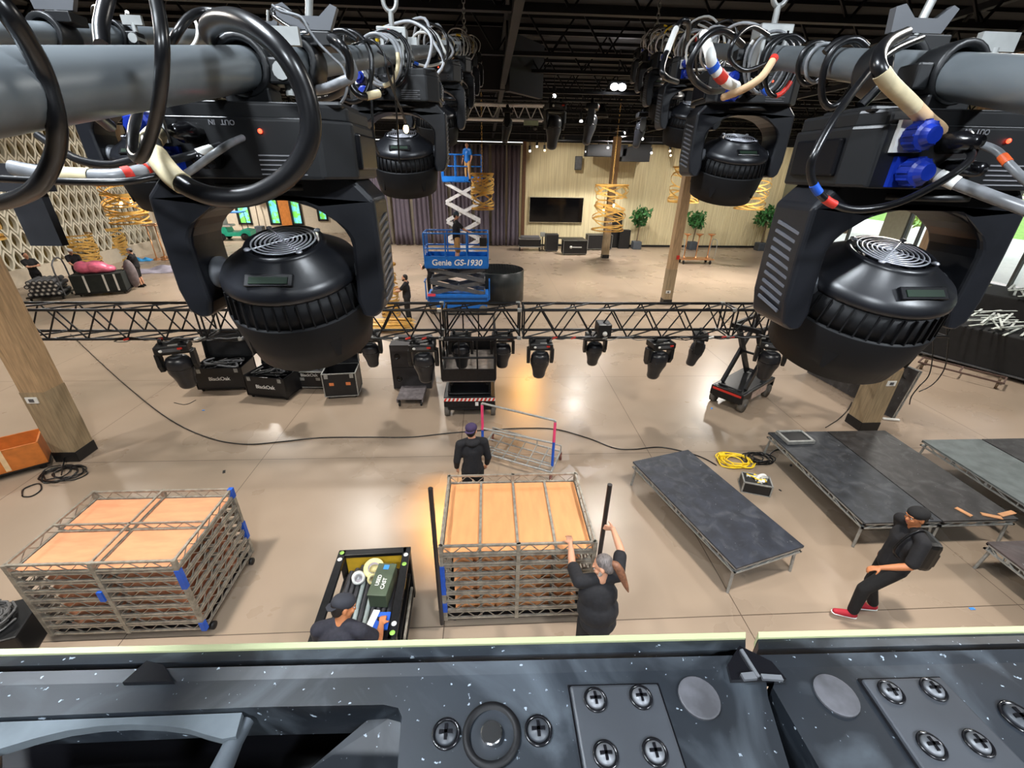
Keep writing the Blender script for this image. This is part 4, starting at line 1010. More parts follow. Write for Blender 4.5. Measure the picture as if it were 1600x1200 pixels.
# hooded man behind the rolling frame
person('man in a black hooded sweater and purple cap behind the plywood stack', (-.27, 5.62, 0), math.radians(10),
       pose(1.72), (.35, .9, -.25), hat=mat('purple_cap_cloth', srgb(66, 52, 88), .85), long_sleeve=True, hood=True, vox=.013, hat_back=True, fine=False)
M_KHAKI = mat('khaki_cloth', srgb(170, 130, 80), .85)
# man in helmet on the blue lift
person('person in a dark helmet, black t-shirt and khaki shorts standing on the blue lift', (-1.15, 16.9, 1.85), -PI / 2 + .3,
       pose(1.9, elL=(-.16, .2, 1.22), wrL=(-.1, .42, 1.12), elR=(.2, .22, 1.2), wrR=(.15, .45, 1.1)), (.1, 1, -.25), helmet=mat('dark_helmet', srgb(52, 66, 78), .3), legs=M_KHAKI, shorts=True, vox=.016, fine=False)
person('bearded man in a black t-shirt holding gold bands beside the blue lift', (-2.95, 15.7, 0), PI / 2 - .1,
       pose(1.76, elR=(.2, .18, 1.2), wrR=(.12, .42, 1.2), elL=(-.2, .18, 1.2), wrL=(-.12, .42, 1.15)), (0, 1, -.1), beard=M_HAIRD, vox=.016, fine=False)
person('man in black shorts leaning back with folded arms beside the cart of bundles', (-19.1, 19.5, 0), -PI / 2 - .3,
       pose(1.75, chest=(0, -.06, 1.27), neck=(0, -.09, 1.47), head=(0, -.08, 1.62), shL=(-.19, -.07, 1.41), shR=(.19, -.07, 1.41), elL=(-.2, .1, 1.2), elR=(.2, .1, 1.2), wrL=(.05, .2, 1.22), wrR=(-.05, .2, 1.2)), (0, 1, .2), shorts=True, vox=.018, fine=False)
person('man in a pale cap and black t-shirt behind the cart with the pink bag', (-18.3, 20.6, 0), -PI / 2 - .6,
       pose(1.74, elL=(-.2, .15, 1.15), wrL=(-.1, .35, 1.0), elR=(.2, .15, 1.15), wrR=(.1, .35, 1.0)), (0, 1, -.3), hat=mat('pale_cap_cloth', srgb(200, 205, 210), .8), vox=.018, fine=False)
person('man in a grey cap and long black shirt leaning on the black box cart', (-16.0, 20.9, 0), math.radians(150) - PI * .25,
       pose(1.74, elL=(-.2, .18, 1.15), wrL=(-.1, .4, 1.0), elR=(.2, .18, 1.15), wrR=(.1, .4, 1.0)), (0, 1, -.2), hat=mat('grey_cap_cloth', srgb(150, 156, 165), .8), shorts=True, shirt_bulk=1.15, vox=.018, fine=False)
person('person in blue shirt on the raised rear lift platform', (-.95, 24.0, 4.58), 2.6, pose(1.7), (0, 1, 0), top=M_GENIE, legs=M_KHAKI, vox=.02, fine=False)
person('person in black crouching behind the blue lift in a yellow glove', (-2.4, 18.6, .0), .4, pose(1.9, wrL=(-.3, .3, 1.35), elL=(-.3, .1, 1.25)), (0, 1, 0), vox=.02, fine=False)
# ================================================================ BLACK BOX TRUSS WITH BEAM LIGHTS
M_TRS = mat('black_truss_tube', srgb(26, 27, 30), .35, metal=.3)
ZB, ZT, YF, YBk = 2.0, 2.6, 8.6, 9.1
def truss_section(x0, x1, label, n=None, joint=True):
    t = thing('truss_section', label, 'truss', (0, 0, 0), 0, 'black box truss sections')
    m = MB()
    for y in (YF, YBk):
        for z in (ZB, ZT): m.tube((x0, y, z), (x1, y, z), .03, 10)
    m.build('chords', M_TRS, t)
    m = MB(); n = n or max(1, round((x1 - x0) / .72)); s = (x1 - x0) / n
    for k in range(n):
        a, b, c = x0 + k * s, x0 + (k + .5) * s, x0 + (k + 1) * s
        for y in (YF, YBk): m.tube((a, y, ZB), (b, y, ZT), .017, 6); m.tube((b, y, ZT), (c, y, ZB), .017, 6)
        for z in (ZB, ZT): m.tube((a, YF, z), (c, YBk, z), .017, 6); 
    m.build('diagonal_braces', M_TRS, t)
    for x in (x0 + .03, x1 - .03):
        m = MB()
        for y in (YF, YBk): m.tube((x, y, ZB), (x, y, ZT), .018, 8)
        for z in (ZB, ZT): m.tube((x, YF, z), (x, YBk, z), .018, 8)
        m.build('end_frame', M_TRS, t)
    if joint:
        for y in (YF, YBk):
            for z in (ZB, ZT): m = MB(); m.box((x1 - .04, y, z), (.09, .075, .075)); m.build('coupler', M_GALV, t, bev=.01)
    return t
truss_section(-12.5, -5.75, 'black box truss section at the left over the wood post')
truss_section(-5.72, -5.0, 'short black truss corner block behind the left light', 1)
truss_section(-4.97, -.95, 'black box truss section between the corner block and the black lift')
truss_section(-.92, .68, 'short black truss section resting on the black lift', 2)
truss_section(.71, 5.2, 'long black box truss section right of the black lift')
truss_section(5.23, 6.0, 'short black truss corner block over the right lift', 1)
truss_section(6.03, 10.2, 'black box truss section running behind the large right light', joint=False)

def beam_head(label):
    t = thing('beam_light', label, 'stage light')
    m = MB(); m.box((0, 0, -.10), (.36, .26, .11), None, bev=.02); base = m.build('base', M_BLK, t)
    m = MB(); 
    for s in (-1, 1): m.box((s * .11, 0, -.03), (.03, .05, .07)); m.lathe([(.027, -.02), (.04, -.02), (.04, .02), (.027, .02), (.027, -.02)], 12, None, Matrix.Translation((s * .11, 0, 0)) @ Matrix.Rotation(PI / 2, 4, 'Y'))
    m.build('clamps', M_BLKM, t)
    m = MB(); m.box((0, -.135, -.1), (.2, .01, .05), M_SCIS); m.ell((-.1, -.142, -.1), (.022, .012, .022), M_WHT, 6); m.box((.1, -.14, -.085), (.05, .02, .025), M_RED); m.box((.03, -.1, -.04), (.1, .03, .02), M_GALV)
    m.build('connector_panel', None, base)
    m = MB(); m.box((0, 0, -.175), (.38, .15, .05), None, bev=.02)
    for s in (-1, 1): m.prism([(-.07, 0), (.07, 0), (.08, -.12), (.065, -.27), (.02, -.31), (-.03, -.30), (-.075, -.2)], .05, None, Matrix.Translation((s * .185, 0, -.17)) @ Matrix.Rotation(PI / 2, 4, 'Z') @ Matrix.Rotation(PI / 2, 4, 'X'))
    m.build('yoke', M_BLK, t, bev=.01)
    m = MB(); m.lathe([(1e-5, .14), (.07, .135), (.12, .11), (.145, .05), (.15, -.02), (.148, -.12), (.125, -.2), (.105, -.3), (.1, -.38), (.085, -.42), (.04, -.44), (1e-5, -.445)], 26, None, None, True, .86)
    hd = m.build('head', mat('beam_shell', srgb(34, 35, 39), .32), t, loc=(0, 0, -.38)); hd.rotation_euler = (math.radians(10), 0, 0)
    m = MB(); m.lathe([(1e-5, .147), (.065, .143), (.07, .138), (1e-5, .138)], 20); m.build('top_glint', M_SCIS, hd)  # grey disc paints the reflection on top of the head
    m = MB(); m.lathe([(.149, -.03), (.152, -.04), (.15, -.05)], 26, None, None, True, .86); m.build('seam_ring', M_BLKG, hd)
    return t
BL = [(268, 0, 1.25, .35), (458, 1, .9, 0), (577, 1, .95, 0), (660, 0, 1.15, 0), (720, 1, 1.0, 0), (785, 1, 1.0, 0), (845, 0, 1.05, 0), (930, 1, .95, 0), (1033, 0, 1.1, .15), (1092, 1, .95, 1.2), (1210, 0, 1.15, -.5)]
LB = ['turned sideways at the left end of the truss', 'half hidden below the large left light', 'above the open silver-edged case', 'in front of the dark loudspeaker stack', 'at the left corner of the black lift', 'at the right corner of the black lift', 'over the warm pool of light', 'under the small boxy projector', 'with red plugs on its base, right of the long truss', 'seen edge-on, next to the right lift', 'furthest right on the truss, beside the right lift']
b0 = None
for (u, far, sc, rz), lb in zip(BL, LB):
    y = YBk - .04 if far else YF; x = D(u, 535, y).x
    L_ = 'black beam moving light ' + lb
    if b0 is None: b0 = beam_head(L_); b0['group'] = 'beam lights under the black truss'; o = b0
    else: o = dup(b0, None, None, L_)
    o.location = (x, y, ZB - .03); o.rotation_euler = (0, 0, rz); o.scale = (sc * 1.3, sc * 1.3, sc * 1.1)
t = thing('projector', 'small black boxy fixture with a round white lens on top of the truss', 'stage light', (2.42, 8.62, 2.04))
m = MB(); m.box((0, 0, .16), (.28, .36, .26), None, bev=.02); m.build('housing', M_BLK, t)
m = MB(); m.lathe([(.05, 0), (.05, .02), (1e-5, .025)], 20, None, Matrix.Translation((.0, -.18, .1)) @ Matrix.Rotation(PI / 2, 4, 'X')); m.build('lens', M_WHT, t)
rnd = random.Random(5)
def ytr(u0, u1): return D(u0, 530, YF).x, D(u1, 530, YF).x
for (u0, u1, lb) in ((180, 390, 'black cable bundle taped along the lower truss chord at the left'), (590, 690, 'cable bundle along the lower chord left of the black lift'), (860, 1040, 'black cable bundle along the lower chord between beam lights'), (1040, 1230, 'black cable bundle along the lower chord at the right end')):
    x0, x1 = ytr(u0, u1); P = []
    n = int((x1 - x0) * 5)
    t = thing('cable_bundle', lb, 'cable')
    for c in range(3):
        m = MB(); m.ring_tube(smooth_pts([(x0 + (x1 - x0) * i / n, YF - .03 + rnd.uniform(-.03, .03), ZB + rnd.uniform(-.06, .045)) for i in range(n + 1)], 3), .009, 6); m.build('cable', (M_CAB, M_CAB, M_CABG)[c], t)
    for c in range(3):
        m = MB(); q = Vector((x0 + (x1 - x0) * rnd.random(), YF - .03, ZB + .0)); m.tube(q - Vector((.05, 0, .01)), q + Vector((.05, 0, .02)), .022, 8); m.build('plug', (M_RED, M_RED, M_WHT)[c], t)

# ================================================================ SCISSOR LIFTS
def wheel(t, x, y, r, w_, z=None):
    m = MB(); m.lathe([(1e-5, -w_ / 2), (r * .55, -w_ / 2), (r * .6, -w_ / 2 + .01), (r, -w_ / 2), (r, w_ / 2), (r * .6, w_ / 2 - .01), (r * .55, w_ / 2), (1e-5, w_ / 2)], 22, None, Matrix.Translation((x, y, r if z is None else z)) @ Matrix.Rotation(PI / 2, 4, 'Y'))
    o = m.build('wheel', mat('grey_tyre', srgb(96, 92, 86), .7), t)
    m = MB(); m.lathe([(1e-5, -w_ / 2 - .012), (r * .3, -w_ / 2 - .012), (r * .3, w_ / 2 + .012), (1e-5, w_ / 2 + .012)], 12, None, Matrix.Translation((x, y, r if z is None else z)) @ Matrix.Rotation(PI / 2, 4, 'Y')); m.build('hub', M_SCIS, o)
def lift(label, loc, rz, w_, L, zb, zp, n, paint, arm, rail=1.1, toe=.25, chev=False, platform=True, pw=None, tilt=0, al=.44):
    """w_ along x, L along y"""
    t = thing('scissor_lift', label, 'scissor lift', loc, rz)
    m = MB(); m.box((0, 0, (zb + .14) / 2 + .04), (w_ * .86, L * .96, zb - .2)); m.box((0, 0, zb - .05), (w_, L, .1)); m.box((0, -L / 2 + .02, zb - .16), (w_, .06, .16)); m.box((0, L / 2 - .02, zb - .16), (w_, .06, .16)); ch = m.build('chassis', paint, t, bev=.012)
    for sx in (-1, 1):
        for sy in (-1, 1): wheel(t, sx * (w_ / 2 - .05), sy * (L / 2 - .2), .17, .11)
    if chev:
        m = MB(); k = 0; x = -w_ / 2
        m.box((0, -L / 2 - .014, zb - .05), (w_, .006, .075), M_WHT)
        while x < w_ / 2 - .08:
            P = [(x, -.0375), (x + .045, -.0375), (x + .08, .0375), (x + .035, .0375)]
            m.prism(P, .004, M_RED, Matrix.Translation((0, -L / 2 - .018, zb - .05)) @ Matrix.Rotation(PI / 2, 4, 'X')); x += .09
        m.build('chevron_tape', None, ch)
        m = MB(); m.box((w_ * .14, -L / 2 - .02, zb - .16), (.07, .01, .09)); m.build('tag_plate', M_WHT, ch)
    z0 = zb; h = (zp - .12 - zb) / n
    for k in range(n):
        m = MB()
        for s in (-1, 1):
            x = s * (w_ / 2 - .12) 
            m.bar((x, -L * al, z0 + k * h + .04), (x, L * al, z0 + (k + 1) * h - .0), .06, .15); m.bar((x - s * .06, L * al, z0 + k * h + .04), (x - s * .06, -L * al, z0 + (k + 1) * h), .06, .15)
        for y in (-L * .44, L * .44): m.tube((-(w_ / 2 - .12), y, z0 + k * h + .04), (w_ / 2 - .12, y, z0 + k * h + .04), .025, 8)
        m.tube((-(w_ / 2 - .1), 0, z0 + (k + .5) * h), (w_ / 2 - .1, 0, z0 + (k + .5) * h), .03, 8)
        m.build('scissor_arms', arm, t)
    if platform:
        m = MB(); m.box((0, 0, zp - .04), (w_, L, .07)); m.build('platform', mat('platform_floor', srgb(120, 112, 106), .6, var=.25) if paint is M_BLKM else paint, t)
        m = MB()
        for s in (-1, 1): m.box((s * w_ / 2, 0, zp + toe / 2 - .04), (.03, L, toe)); m.box((0, s * L / 2, zp + toe / 2 - .04), (w_, .03, toe))
        m.build('toe_board', paint, t)
        m = MB()
        for z in (zp + rail * .55, zp + rail):
            for s in (-1, 1): m.tube((s * w_ / 2, -L / 2, z), (s * w_ / 2, L / 2, z), .028, 8); m.tube((-w_ / 2, s * L / 2, z), (w_ / 2, s * L / 2, z), .028, 8)
        for sx in (-1, 1):
            for y in (-L / 2, -L / 6, L / 6, L / 2): m.tube((sx * w_ / 2, y, zp), (sx * w_ / 2, y, zp + rail), .028, 8)
        for sy in (-1, 1):
            for x in ((-w_ / 6, w_ / 6) if w_ > 1 else (0,)): m.tube((x, sy * L / 2, zp), (x, sy * L / 2, zp + rail), .018, 8)
        m.build('guard_rail', paint, t)
    else:
        m = MB(); m.box((0, -L * .44, zp - .06), (w_ * .8, .1, .1)); m.box((0, L * .44, zp - .06), (w_ * .8, .1, .1)); m.box((-w_ * .38, 0, zp - .06), (.06, L * .9, .08)); m.box((w_ * .38, 0, zp - .06), (.06, L * .9, .08)); m.build('top_frame', arm, t)
    return t
# front blue lift: its long side faces the camera
bl = lift('blue scissor lift standing in front of the drapes with a worker on it', (-1.17, 17.15, 0), PI / 2, 1.0, 2.35, .75, 1.85, 2, M_GENIE, M_SCIS, rail=1.18, toe=.42)
text_mesh('lettering', 'Genie', .3, M_WHT, facing((-.52, .55, 1.99), -PI / 2), bl, .004)
text_mesh('lettering', 'GS-1930', .3, M_WHT, facing((-.52, -.42, 1.99), -PI / 2), bl, .004, shear=.2)

m = MB(); m.box((-.56, 1.0, .78), (.02, .3, .1)); m.build('warning_label', mat('pink_label', srgb(220, 70, 90), .5), bl)
m = MB()
for s in (-1, 1):
    m.box((-.45, s * 1.22, .95), (.1, .04, .75)); m.box((-.45, s * 1.22, 1.32), (.5, .04, .05))
m.build('entry_rails', M_GENIE, bl)
m = MB(); m.box((-.5, -1.0, 2.75), (.14, .26, .3)); m.build('control_box', M_BLK, bl, bev=.02)
lift('rear blue scissor lift raised high on pale grey arms', (-1.25, 24.4, 0), PI / 2, .9, 1.95, .8, 4.6, 4, M_GENIE, mat('pale_grey_arm', srgb(190, 190, 192), .5), rail=1.15, toe=.22)
lift('low black scissor lift with red and white striped bumper under the truss', (-.44, 9.55, 0), 0, 1.16, 1.8, .56, 1.02, 1, M_BLKM, M_BLKM, rail=.92, toe=.28, chev=True)
rl = lift('black scissor lift raised under the right end of the truss', (6.42, 9.50, 0), -math.radians(54),   .8, 1.7, .5, 2.1, 1, M_BLKM, mat('black_arm', srgb(34, 35, 38), .4, metal=.3), platform=False, al=.34)
m = MB(); m.box((.405, 0, .36), (.01, .8, .18)); m.build('side_decals', mat('pale_decal', srgb(170, 150, 140), .6, var=.3, scale=8), rl)
m = MB(); m.box((0, -.86, .44), (.7, .012, .05)); m.build('red_tape_strip', M_RED, rl)

# ================================================================ ROAD CASES
def rcase(label, loc, rz, w_, d, h, trim, lid=None, handles=2, txt=True, fill=None, casters=True, wall=.02, name='road_case', hm=None):
    t = thing(name, label, 'flight case', loc, rz)
    c = .09 if casters else 0.0
    m = MB(); m.box((0, 0, c + .01), (w_, d, .02)); 
    for s in (-1, 1): m.box((s * (w_ / 2 - wall / 2), 0, c + h / 2), (wall, d, h)); m.box((0, s * (d / 2 - wall / 2), c + h / 2), (w_, wall, h))
    if lid is None: m.box((0, 0, c + h), (w_, d, .02))
    body = m.build('body', mat('black_laminate', srgb(24, 24, 26), .45, var=.2), t)
    m = MB(); e = .022
    for sx in (-1, 1):
        for sy in (-1, 1): m.box((sx * w_ / 2, sy * d / 2, c + h / 2), (e, e, h + e))
        for z in (c, c + h): m.box((sx * w_ / 2, 0, z), (e, d, e))
    for sy in (-1, 1):
        for z in (c, c + h): m.box((0, sy * d / 2, z), (w_, e, e))
    m.build('edge_trim', trim, t)
    for k in range(handles):
        x = (k - (handles - 1) / 2) * w_ * .5
        m = MB(); m.box((x, -d / 2 - .004, c + h * .55), (.11, .008, .08)); m.build('handle_plate', hm or M_GALV if trim is not M_BLKM else M_SCIS, t, bev=.003)
    if casters:
        for sx in (-1, 1):
            for sy in (-1, 1):
                m = MB(); m.lathe([(1e-5, -.015), (.04, -.015), (.04, .015), (1e-5, .015)], 14, None, Matrix.Translation((sx * (w_ / 2 - .07), sy * (d / 2 - .07), .04)) @ Matrix.Rotation(PI / 2, 4, 'Y')); m.box((sx * (w_ / 2 - .07), sy * (d / 2 - .07), .075), (.06, .06, .02)); m.build('caster', M_BLK, t)
    if lid:
        a = math.radians(lid); m = MB(); m.box((0, 0, .015), (w_, d, .02)); 
        for s in (-1, 1): m.box((s * (w_ / 2 - .01), 0, -.06), (.02, d, .14)); m.box((0, s * (d / 2 - .01), -.06), (w_, .02, .14))
        MM = Matrix.Translation((0, d / 2, c + h + .02)) @ Matrix.Rotation(-a, 4, 'X') @ Matrix.Translation((0, -d / 2, .1))
        m.v = [tuple(MM @ Vector(v)) for v in m.v]; lo = m.build('lid', mat('lid_lining', srgb(34, 36, 40), .8), t)
        m = MB()
        for s in (-1, 1): m.box((s * w_ / 2, 0, -.12), (.02, d, .02)); m.box((0, s * d / 2, -.12), (w_, .02, .02))
        m.v = [tuple(MM @ Vector(v)) for v in m.v]; m.build('lid_trim', trim, lo)
    if lid:
        for x in (-w_ * .38, w_ * .38): m = MB(); m.box((x, -d / 2 - .006, c + h * .9), (.09, .01, .12)); m.box((x, -d / 2 - .014, c + h * .9), (.04, .01, .05)); m.build('latch', M_GALV, t, bev=.002)
    if txt: text_mesh('lettering', 'BlackOak', min(.13, w_ * .14), M_WHT, facing((0, -d / 2 - .014, c + h * (.5 if handles == 0 else .82)), 0), t, .001)
    if fill:
        rn = random.Random(len(label)); m = MB()
        for k in range(14):
            p = [Vector((rn.uniform(-.38, .38) * w_, rn.uniform(-.36, .36) * d, c + h * .92 + rn.uniform(-.05, .09))) for _ in range(4)]
            m.ring_tube(smooth_pts(p, 4), rn.choice((.012, .02, .03)), 6, rn.choice(fill))
        m.build('packed_cables', None, t)
    return t
F_ = [M_BLK, M_CAB, M_BLKM, M_SCIS]
rcase('large black road case with its lid open, leftmost behind the large left light', (-6.75, 10.5, 0), .05, 1.15, .72, .55, M_BLKM, lid=95, handles=0, fill=F_)
rcase('black road case full of cables with lid open, second from the left', (-5.35, 10.05, 0), -.2, 1.05, .72, .5, M_BLKM, lid=100, handles=0, fill=F_)
t_ = rcase('silver-edged road case under a green cloth heap', (-4.52, 10.48, 0), -.05, .8, .62, .42, M_GALV, handles=2, fill=F_ + [M_BLUET, M_GALV])
m = MB(); rn = random.Random(3)
P = []
for i in range(9):
    for j in range(6): P.append((-4.95 + i * .085, 10.5 + j * .07, .62 + rn.uniform(-.03, .06) + .18 * math.sin(i * .5) * (j / 5)))
m.add(P, [(i * 6 + j, (i + 1) * 6 + j, (i + 1) * 6 + j + 1, i * 6 + j + 1) for i in range(8) for j in range(5)], None, True)
o = one(m, 'green_cloth', 'bright green cloth heaped on a silver-edged road case', 'cloth', m=mat('green_cloth_fabric', srgb(30, 160, 96), .8)); md = o.modifiers.new('s', 'SOLIDIFY'); md.thickness = .02
rcase('empty silver-edged road case with lid open and orange handle plates', (-3.66, 9.98, 0), .1, .78, .62, .6, M_GALV, lid=92, handles=2, txt=False, hm=mat('orange_handle', srgb(205, 120, 70), .5))
for k, lb in ((0, 'dark subwoofer, lower one of the stack beside the cases'), (1, 'dark subwoofer, upper one of the stack beside the cases')):
    t = thing('loudspeaker', lb, 'loudspeaker', (-1.98, 10.6, k * .61))
    m = MB(); m.box((0, 0, .305), (.98, .8, .6), None, bev=.01); m.build('cabinet', mat('charcoal_cabinet', srgb(58, 56, 58), .6, var=.08), t)
    for x in (-.32, .32) if k == 0 else (-.32,):
        m = MB(); m.lathe([(.075, 0), (.075, .012), (.05, .015), (.045, .002), (1e-5, 0)], 20, None, Matrix.Translation((x, -.402, .3)) @ Matrix.Rotation(PI / 2, 4, 'X')); m.build('port', M_BLKG, t)
t = thing('dolly', 'low wheeled metal dolly in front of the subwoofers', 'dolly', (-1.9, 9.6, 0))
m = MB(); m.box((0, 0, .2), (.62, .7, .03))
for x in (-.3, .3):
    m.box((x, 0, .15), (.03, .7, .08))
m.build('tray', mat('clear_grey_tray', srgb(110, 104, 106), .35, var=.3, scale=12), t)
for x in (-.26, .26):
    for y in (-.3, .3): m = MB(); m.lathe([(1e-5, -.02), (.05, -.02), (.05, .02), (1e-5, .02)], 14, None, Matrix.Translation((x, y, .05)) @ Matrix.Rotation(PI / 2, 4, 'Y')); m.box((x, y, .115), (.05, .05, .05)); m.build('caster', M_BLK, t)

# ================================================================ STAGE DECKS
def deck(label, c, rz, w_, L, z, m_top, legs=True, gid='stage decks at the right'):
    t = thing('stage_deck', label, 'stage platform', (c[0], c[1], 0), rz, gid)
    m = MB(); m.box((0, 0, z - .012), (w_, L, .024)); m.build('deck_top', m_top, t)
    m = MB()
    for s in (-1, 1):
        m.box((s * (w_ / 2 - .015), 0, z - .035), (.03, L, .02)); m.box((s * (w_ / 2 - .015), 0, z - .115), (.03, L, .022)); m.box((0, s * (L / 2 - .015), z - .035), (w_, .03, .02)); m.box((0, s * (L / 2 - .015), z - .115), (w_, .03, .022))
        n = 12
        for k in range(0, n, 2):
            y = -L / 2 + L * (k + .3) / n; m.bar((s * (w_ / 2 - .015), y, z - .11), (s * (w_ / 2 - .015), y + L / n, z - .04), .022, .014); m.bar((s * (w_ / 2 - .015), y + L / n * 1.3, z - .11), (s * (w_ / 2 - .015), y + L / n * 1.3, z - .04), .02, .014)
        for k in range(5): x = -w_ / 2 + w_ * (k + .3) / 5; m.bar((x, s * (L / 2 - .015), z - .11), (x + w_ / 8, s * (L / 2 - .015), z - .04), .022, .014)
    for k in range(3): m.box((0, -L / 4 + k * L / 4, z - .07), (w_, .04, .05))
    m.build('side_frame', M_GALV, t)
    if legs:
        for sx in (-1, 1):
            for sy in (-1, 1): m = MB(); m.tube((sx * (w_ / 2 - .05), sy * (L / 2 - .06), z - .1), (sx * (w_ / 2 - .03), sy * (L / 2 - .03), 0), .021, 10); m.build('leg', M_GALV, t)
    return t
q = [G(987, 722, .52), G(1076, 701, .52), G(1257, 854, .52), G(1152, 888, .52)]
c = sum(q, Vector()) / 4; e = ((q[3] - q[0]) + (q[2] - q[1])) / 2
deck('black stage platform standing alone on legs at an angle', (c.x, c.y), math.atan2(e.y, e.x) + PI / 2, 1.2, 2.44, .52, mat('blue_black_deck', srgb(42, 46, 56), .55, var=.3, scale=4, detail=9))
deck('dark grey stage platform carrying the silver case lid', (6.22, 5.86), 0, 1.22, 2.5, .52, M_DECK)
deck('scuffed brownish black stage platform behind the walking man', (7.46, 5.86), 0, 1.22, 2.5, .52, M_DECK3)
deck('pale grey stage platform set apart behind the black ones', (9.15, 5.5), 0, 1.22, 2.5, .52, M_DECK2)
deck('dark stage platform at the right edge behind the pale one', (10.4, 5.5), 0, 1.22, 2.5, .52, M_DECK3)
deck('low stage platform cut by the right edge of the picture', (8.35, 3.6), 0, 2.44, 1.22, .5, mat('plum_black_deck', srgb(72, 62, 62), .6, var=.25, scale=5))
t = deck('black stage platform standing on its long edge behind the right post', (9.9, 9.9), 0, 1.22, 2.6, .1, M_DECK3, legs=False)
t.rotation_euler = (0, -PI / 2 + .12, .12); t.location = (9.55, 9.7, .62)
# lid of a small case lying on the deck
t = thing('case_lid', 'silver-framed black case lid lying on the dark grey stage platform', 'flight case', (5.98, 6.85, .521), .02)
m = MB(); m.box((0, 0, .03), (.5, .34, .055)); m.build('panel', M_BLK, t)
m = MB()
for s in (-1, 1): m.box((s * .25, 0, .045), (.05, .4, .07)); m.box((0, s * .18, .045), (.52, .05, .07))
m.build('rim', M_GALV, t, bev=.006)
for k, (x, y, rz) in enumerate(((8.0, 4.72, .2), (7.7, 4.68, -.4), (7.35, 4.78, 1.9))):
    m = MB(); m.box((x, y, .527), (.3 - k * .05, .07, .012), rz=rz); one(m, 'wood_scrap', 'thin orange wood offcut on the brownish platform edge, %s' % ('longest', 'middle', 'shortest')[k], 'wood scrap', 'wood offcuts', m=mat('pale_offcut', srgb(196, 142, 98), .7))

# ================================================================ STACKS OF PLYWOOD FRAMES
def frame_layer(label, x0, y0, x1, y1, z, h, ply, nx, ny, first, tapes=()):
    t = thing('decking_frame', label, 'frame panel', (0, 0, 0), 0, first)
    m = MB(); r = .016
    zt, zb_ = z + h - .014, z + .02
    for (a, b) in (((x0, y0), (x1, y0)), ((x1, y0), (x1, y1)), ((x1, y1), (x0, y1)), ((x0, y1), (x0, y0))):
        A, B = Vector((*a, 0)), Vector((*b, 0))
        for zz in (zt, zb_): m.bar(A + Vector((0, 0, zz)), B + Vector((0, 0, zz)), .026, .024)
        n = max(6, int((B - A).length / .13)); n += n % 2
        for k in range(n):
            p, q_ = A.lerp(B, k / n), A.lerp(B, (k + 1) / n)
            m.bar(p + Vector((0, 0, zb_ if k % 2 else zt)), q_ + Vector((0, 0, zt if k % 2 else zb_)), .008)
    for (x, y) in ((x0, y0), (x1, y0), (x1, y1), (x0, y1), ((x0 + x1) / 2, y0), ((x0 + x1) / 2, y1)): m.box((x, y, z + h / 2), (.045, .045, h - .004))
    m.build('steel_rails', M_GALVD, t)
    m = MB(); m.box(((x0 + x1) / 2, (y0 + y1) / 2, z + .014), (x1 - x0 - (.05 if 'topmost' in label else .22), y1 - y0 - (.05 if 'topmost' in label else .22), .018)); m.build('plywood', ply, t)
    m = MB()
    for k in range(1, nx): x = x0 + (x1 - x0) * k / nx; m.box((x, (y0 + y1) / 2, z + .035), (.03, y1 - y0, .02)); 
    if ny > 1:
        for zz in (z + h - .015,): m.box(((x0 + x1) / 2, (y0 + y1) / 2, zz), (x1 - x0, .022, .022)); m.box(((x0 + x1) / 2, (y0 + y1) / 2, zz), (.022, y1 - y0, .022))
        m.box(((x0 + x1) / 2, (y0 + y1) / 2, z + .035), (x1 - x0, .03, .02))
        n = 14
        for k in range(n):
            xa, xb = x0 + (x1 - x0) * k / n, x0 + (x1 - x0) * (k + 1) / n; ym = (y0 + y1) / 2
            m.bar((xa, ym, z + (.04 if k % 2 else h - .02)), (xb, ym, z + (h - .02 if k % 2 else .04)), .009)
    m.build('cross_bars', M_GALVD, t)
    for (x, y, w2) in tapes: m = MB(); m.box((x, y, z + h / 2), (w2, w2, h - .002)); m.build('blue_tape', M_BLUET, t)
    return t
NL = 8
for k in range(NL):
    top = k == NL - 1; h = (1.3 - .12) / NL; z = .12 + k * h
    ordn = ['bottom', 'second', 'third', 'fourth', 'fifth', 'sixth', 'seventh', 'topmost'][k]
    frame_layer('plywood-floored steel truss frame, %s from the floor in the left stack' % ordn if not top else 'topmost steel truss frame of the left stack, four plywood fields showing', -5.22, 3.58, -3.47, 4.76, z, h, M_PLY, 2, 2, 'frames in the left stack', tapes=[(-3.47, 3.58, .056)] if k in (0, 5, 6) else ([(-4.4, 3.57, .056)] if k in (4,) else ([(-3.47, 4.76, .056)] if k in (2, 3, 7) else ())))
for k in range(NL):
    top = k == NL - 1; h = (1.4 - .14) / NL; z = .14 + k * h
    ordn = ['bottom', 'second', 'third', 'fourth', 'fifth', 'sixth', 'seventh', 'topmost'][k]
    frame_layer('steel truss frame with amber plywood, %s from the floor in the middle stack' % ordn if not top else 'topmost frame of the middle stack, four amber plywood strips showing', -.56, 3.58, 1.2, 4.82, z, h, M_PLY2, 4, 1, 'frames in the middle stack', tapes=[(-.56, 3.58, .056)] if k in (1, 3, 4, 5) else ())
def trolley(label, x0, y0, x1, y1, z):
    t = thing('frame_trolley', label, 'trolley')
    m = MB(); m.box(((x0 + x1) / 2, (y0 + y1) / 2, z - .02), (x1 - x0 - .02, y1 - y0 - .02, .035)); m.build('bed', M_BLKM, t)
    for x in (x0 + .1, x1 + .02):
        for y in (y0 + .1, y1 - .1): m = MB(); m.lathe([(1e-5, -.018), (.05, -.018), (.05, .018), (1e-5, .018)], 16, None, Matrix.Translation((x, y, .05)) @ Matrix.Rotation(PI / 2, 4, 'Y')); m.build('caster', M_BLK, t)
    return t
trolley('black wheeled trolley under the left stack of frames', -5.22, 3.58, -3.47, 4.76, .12)
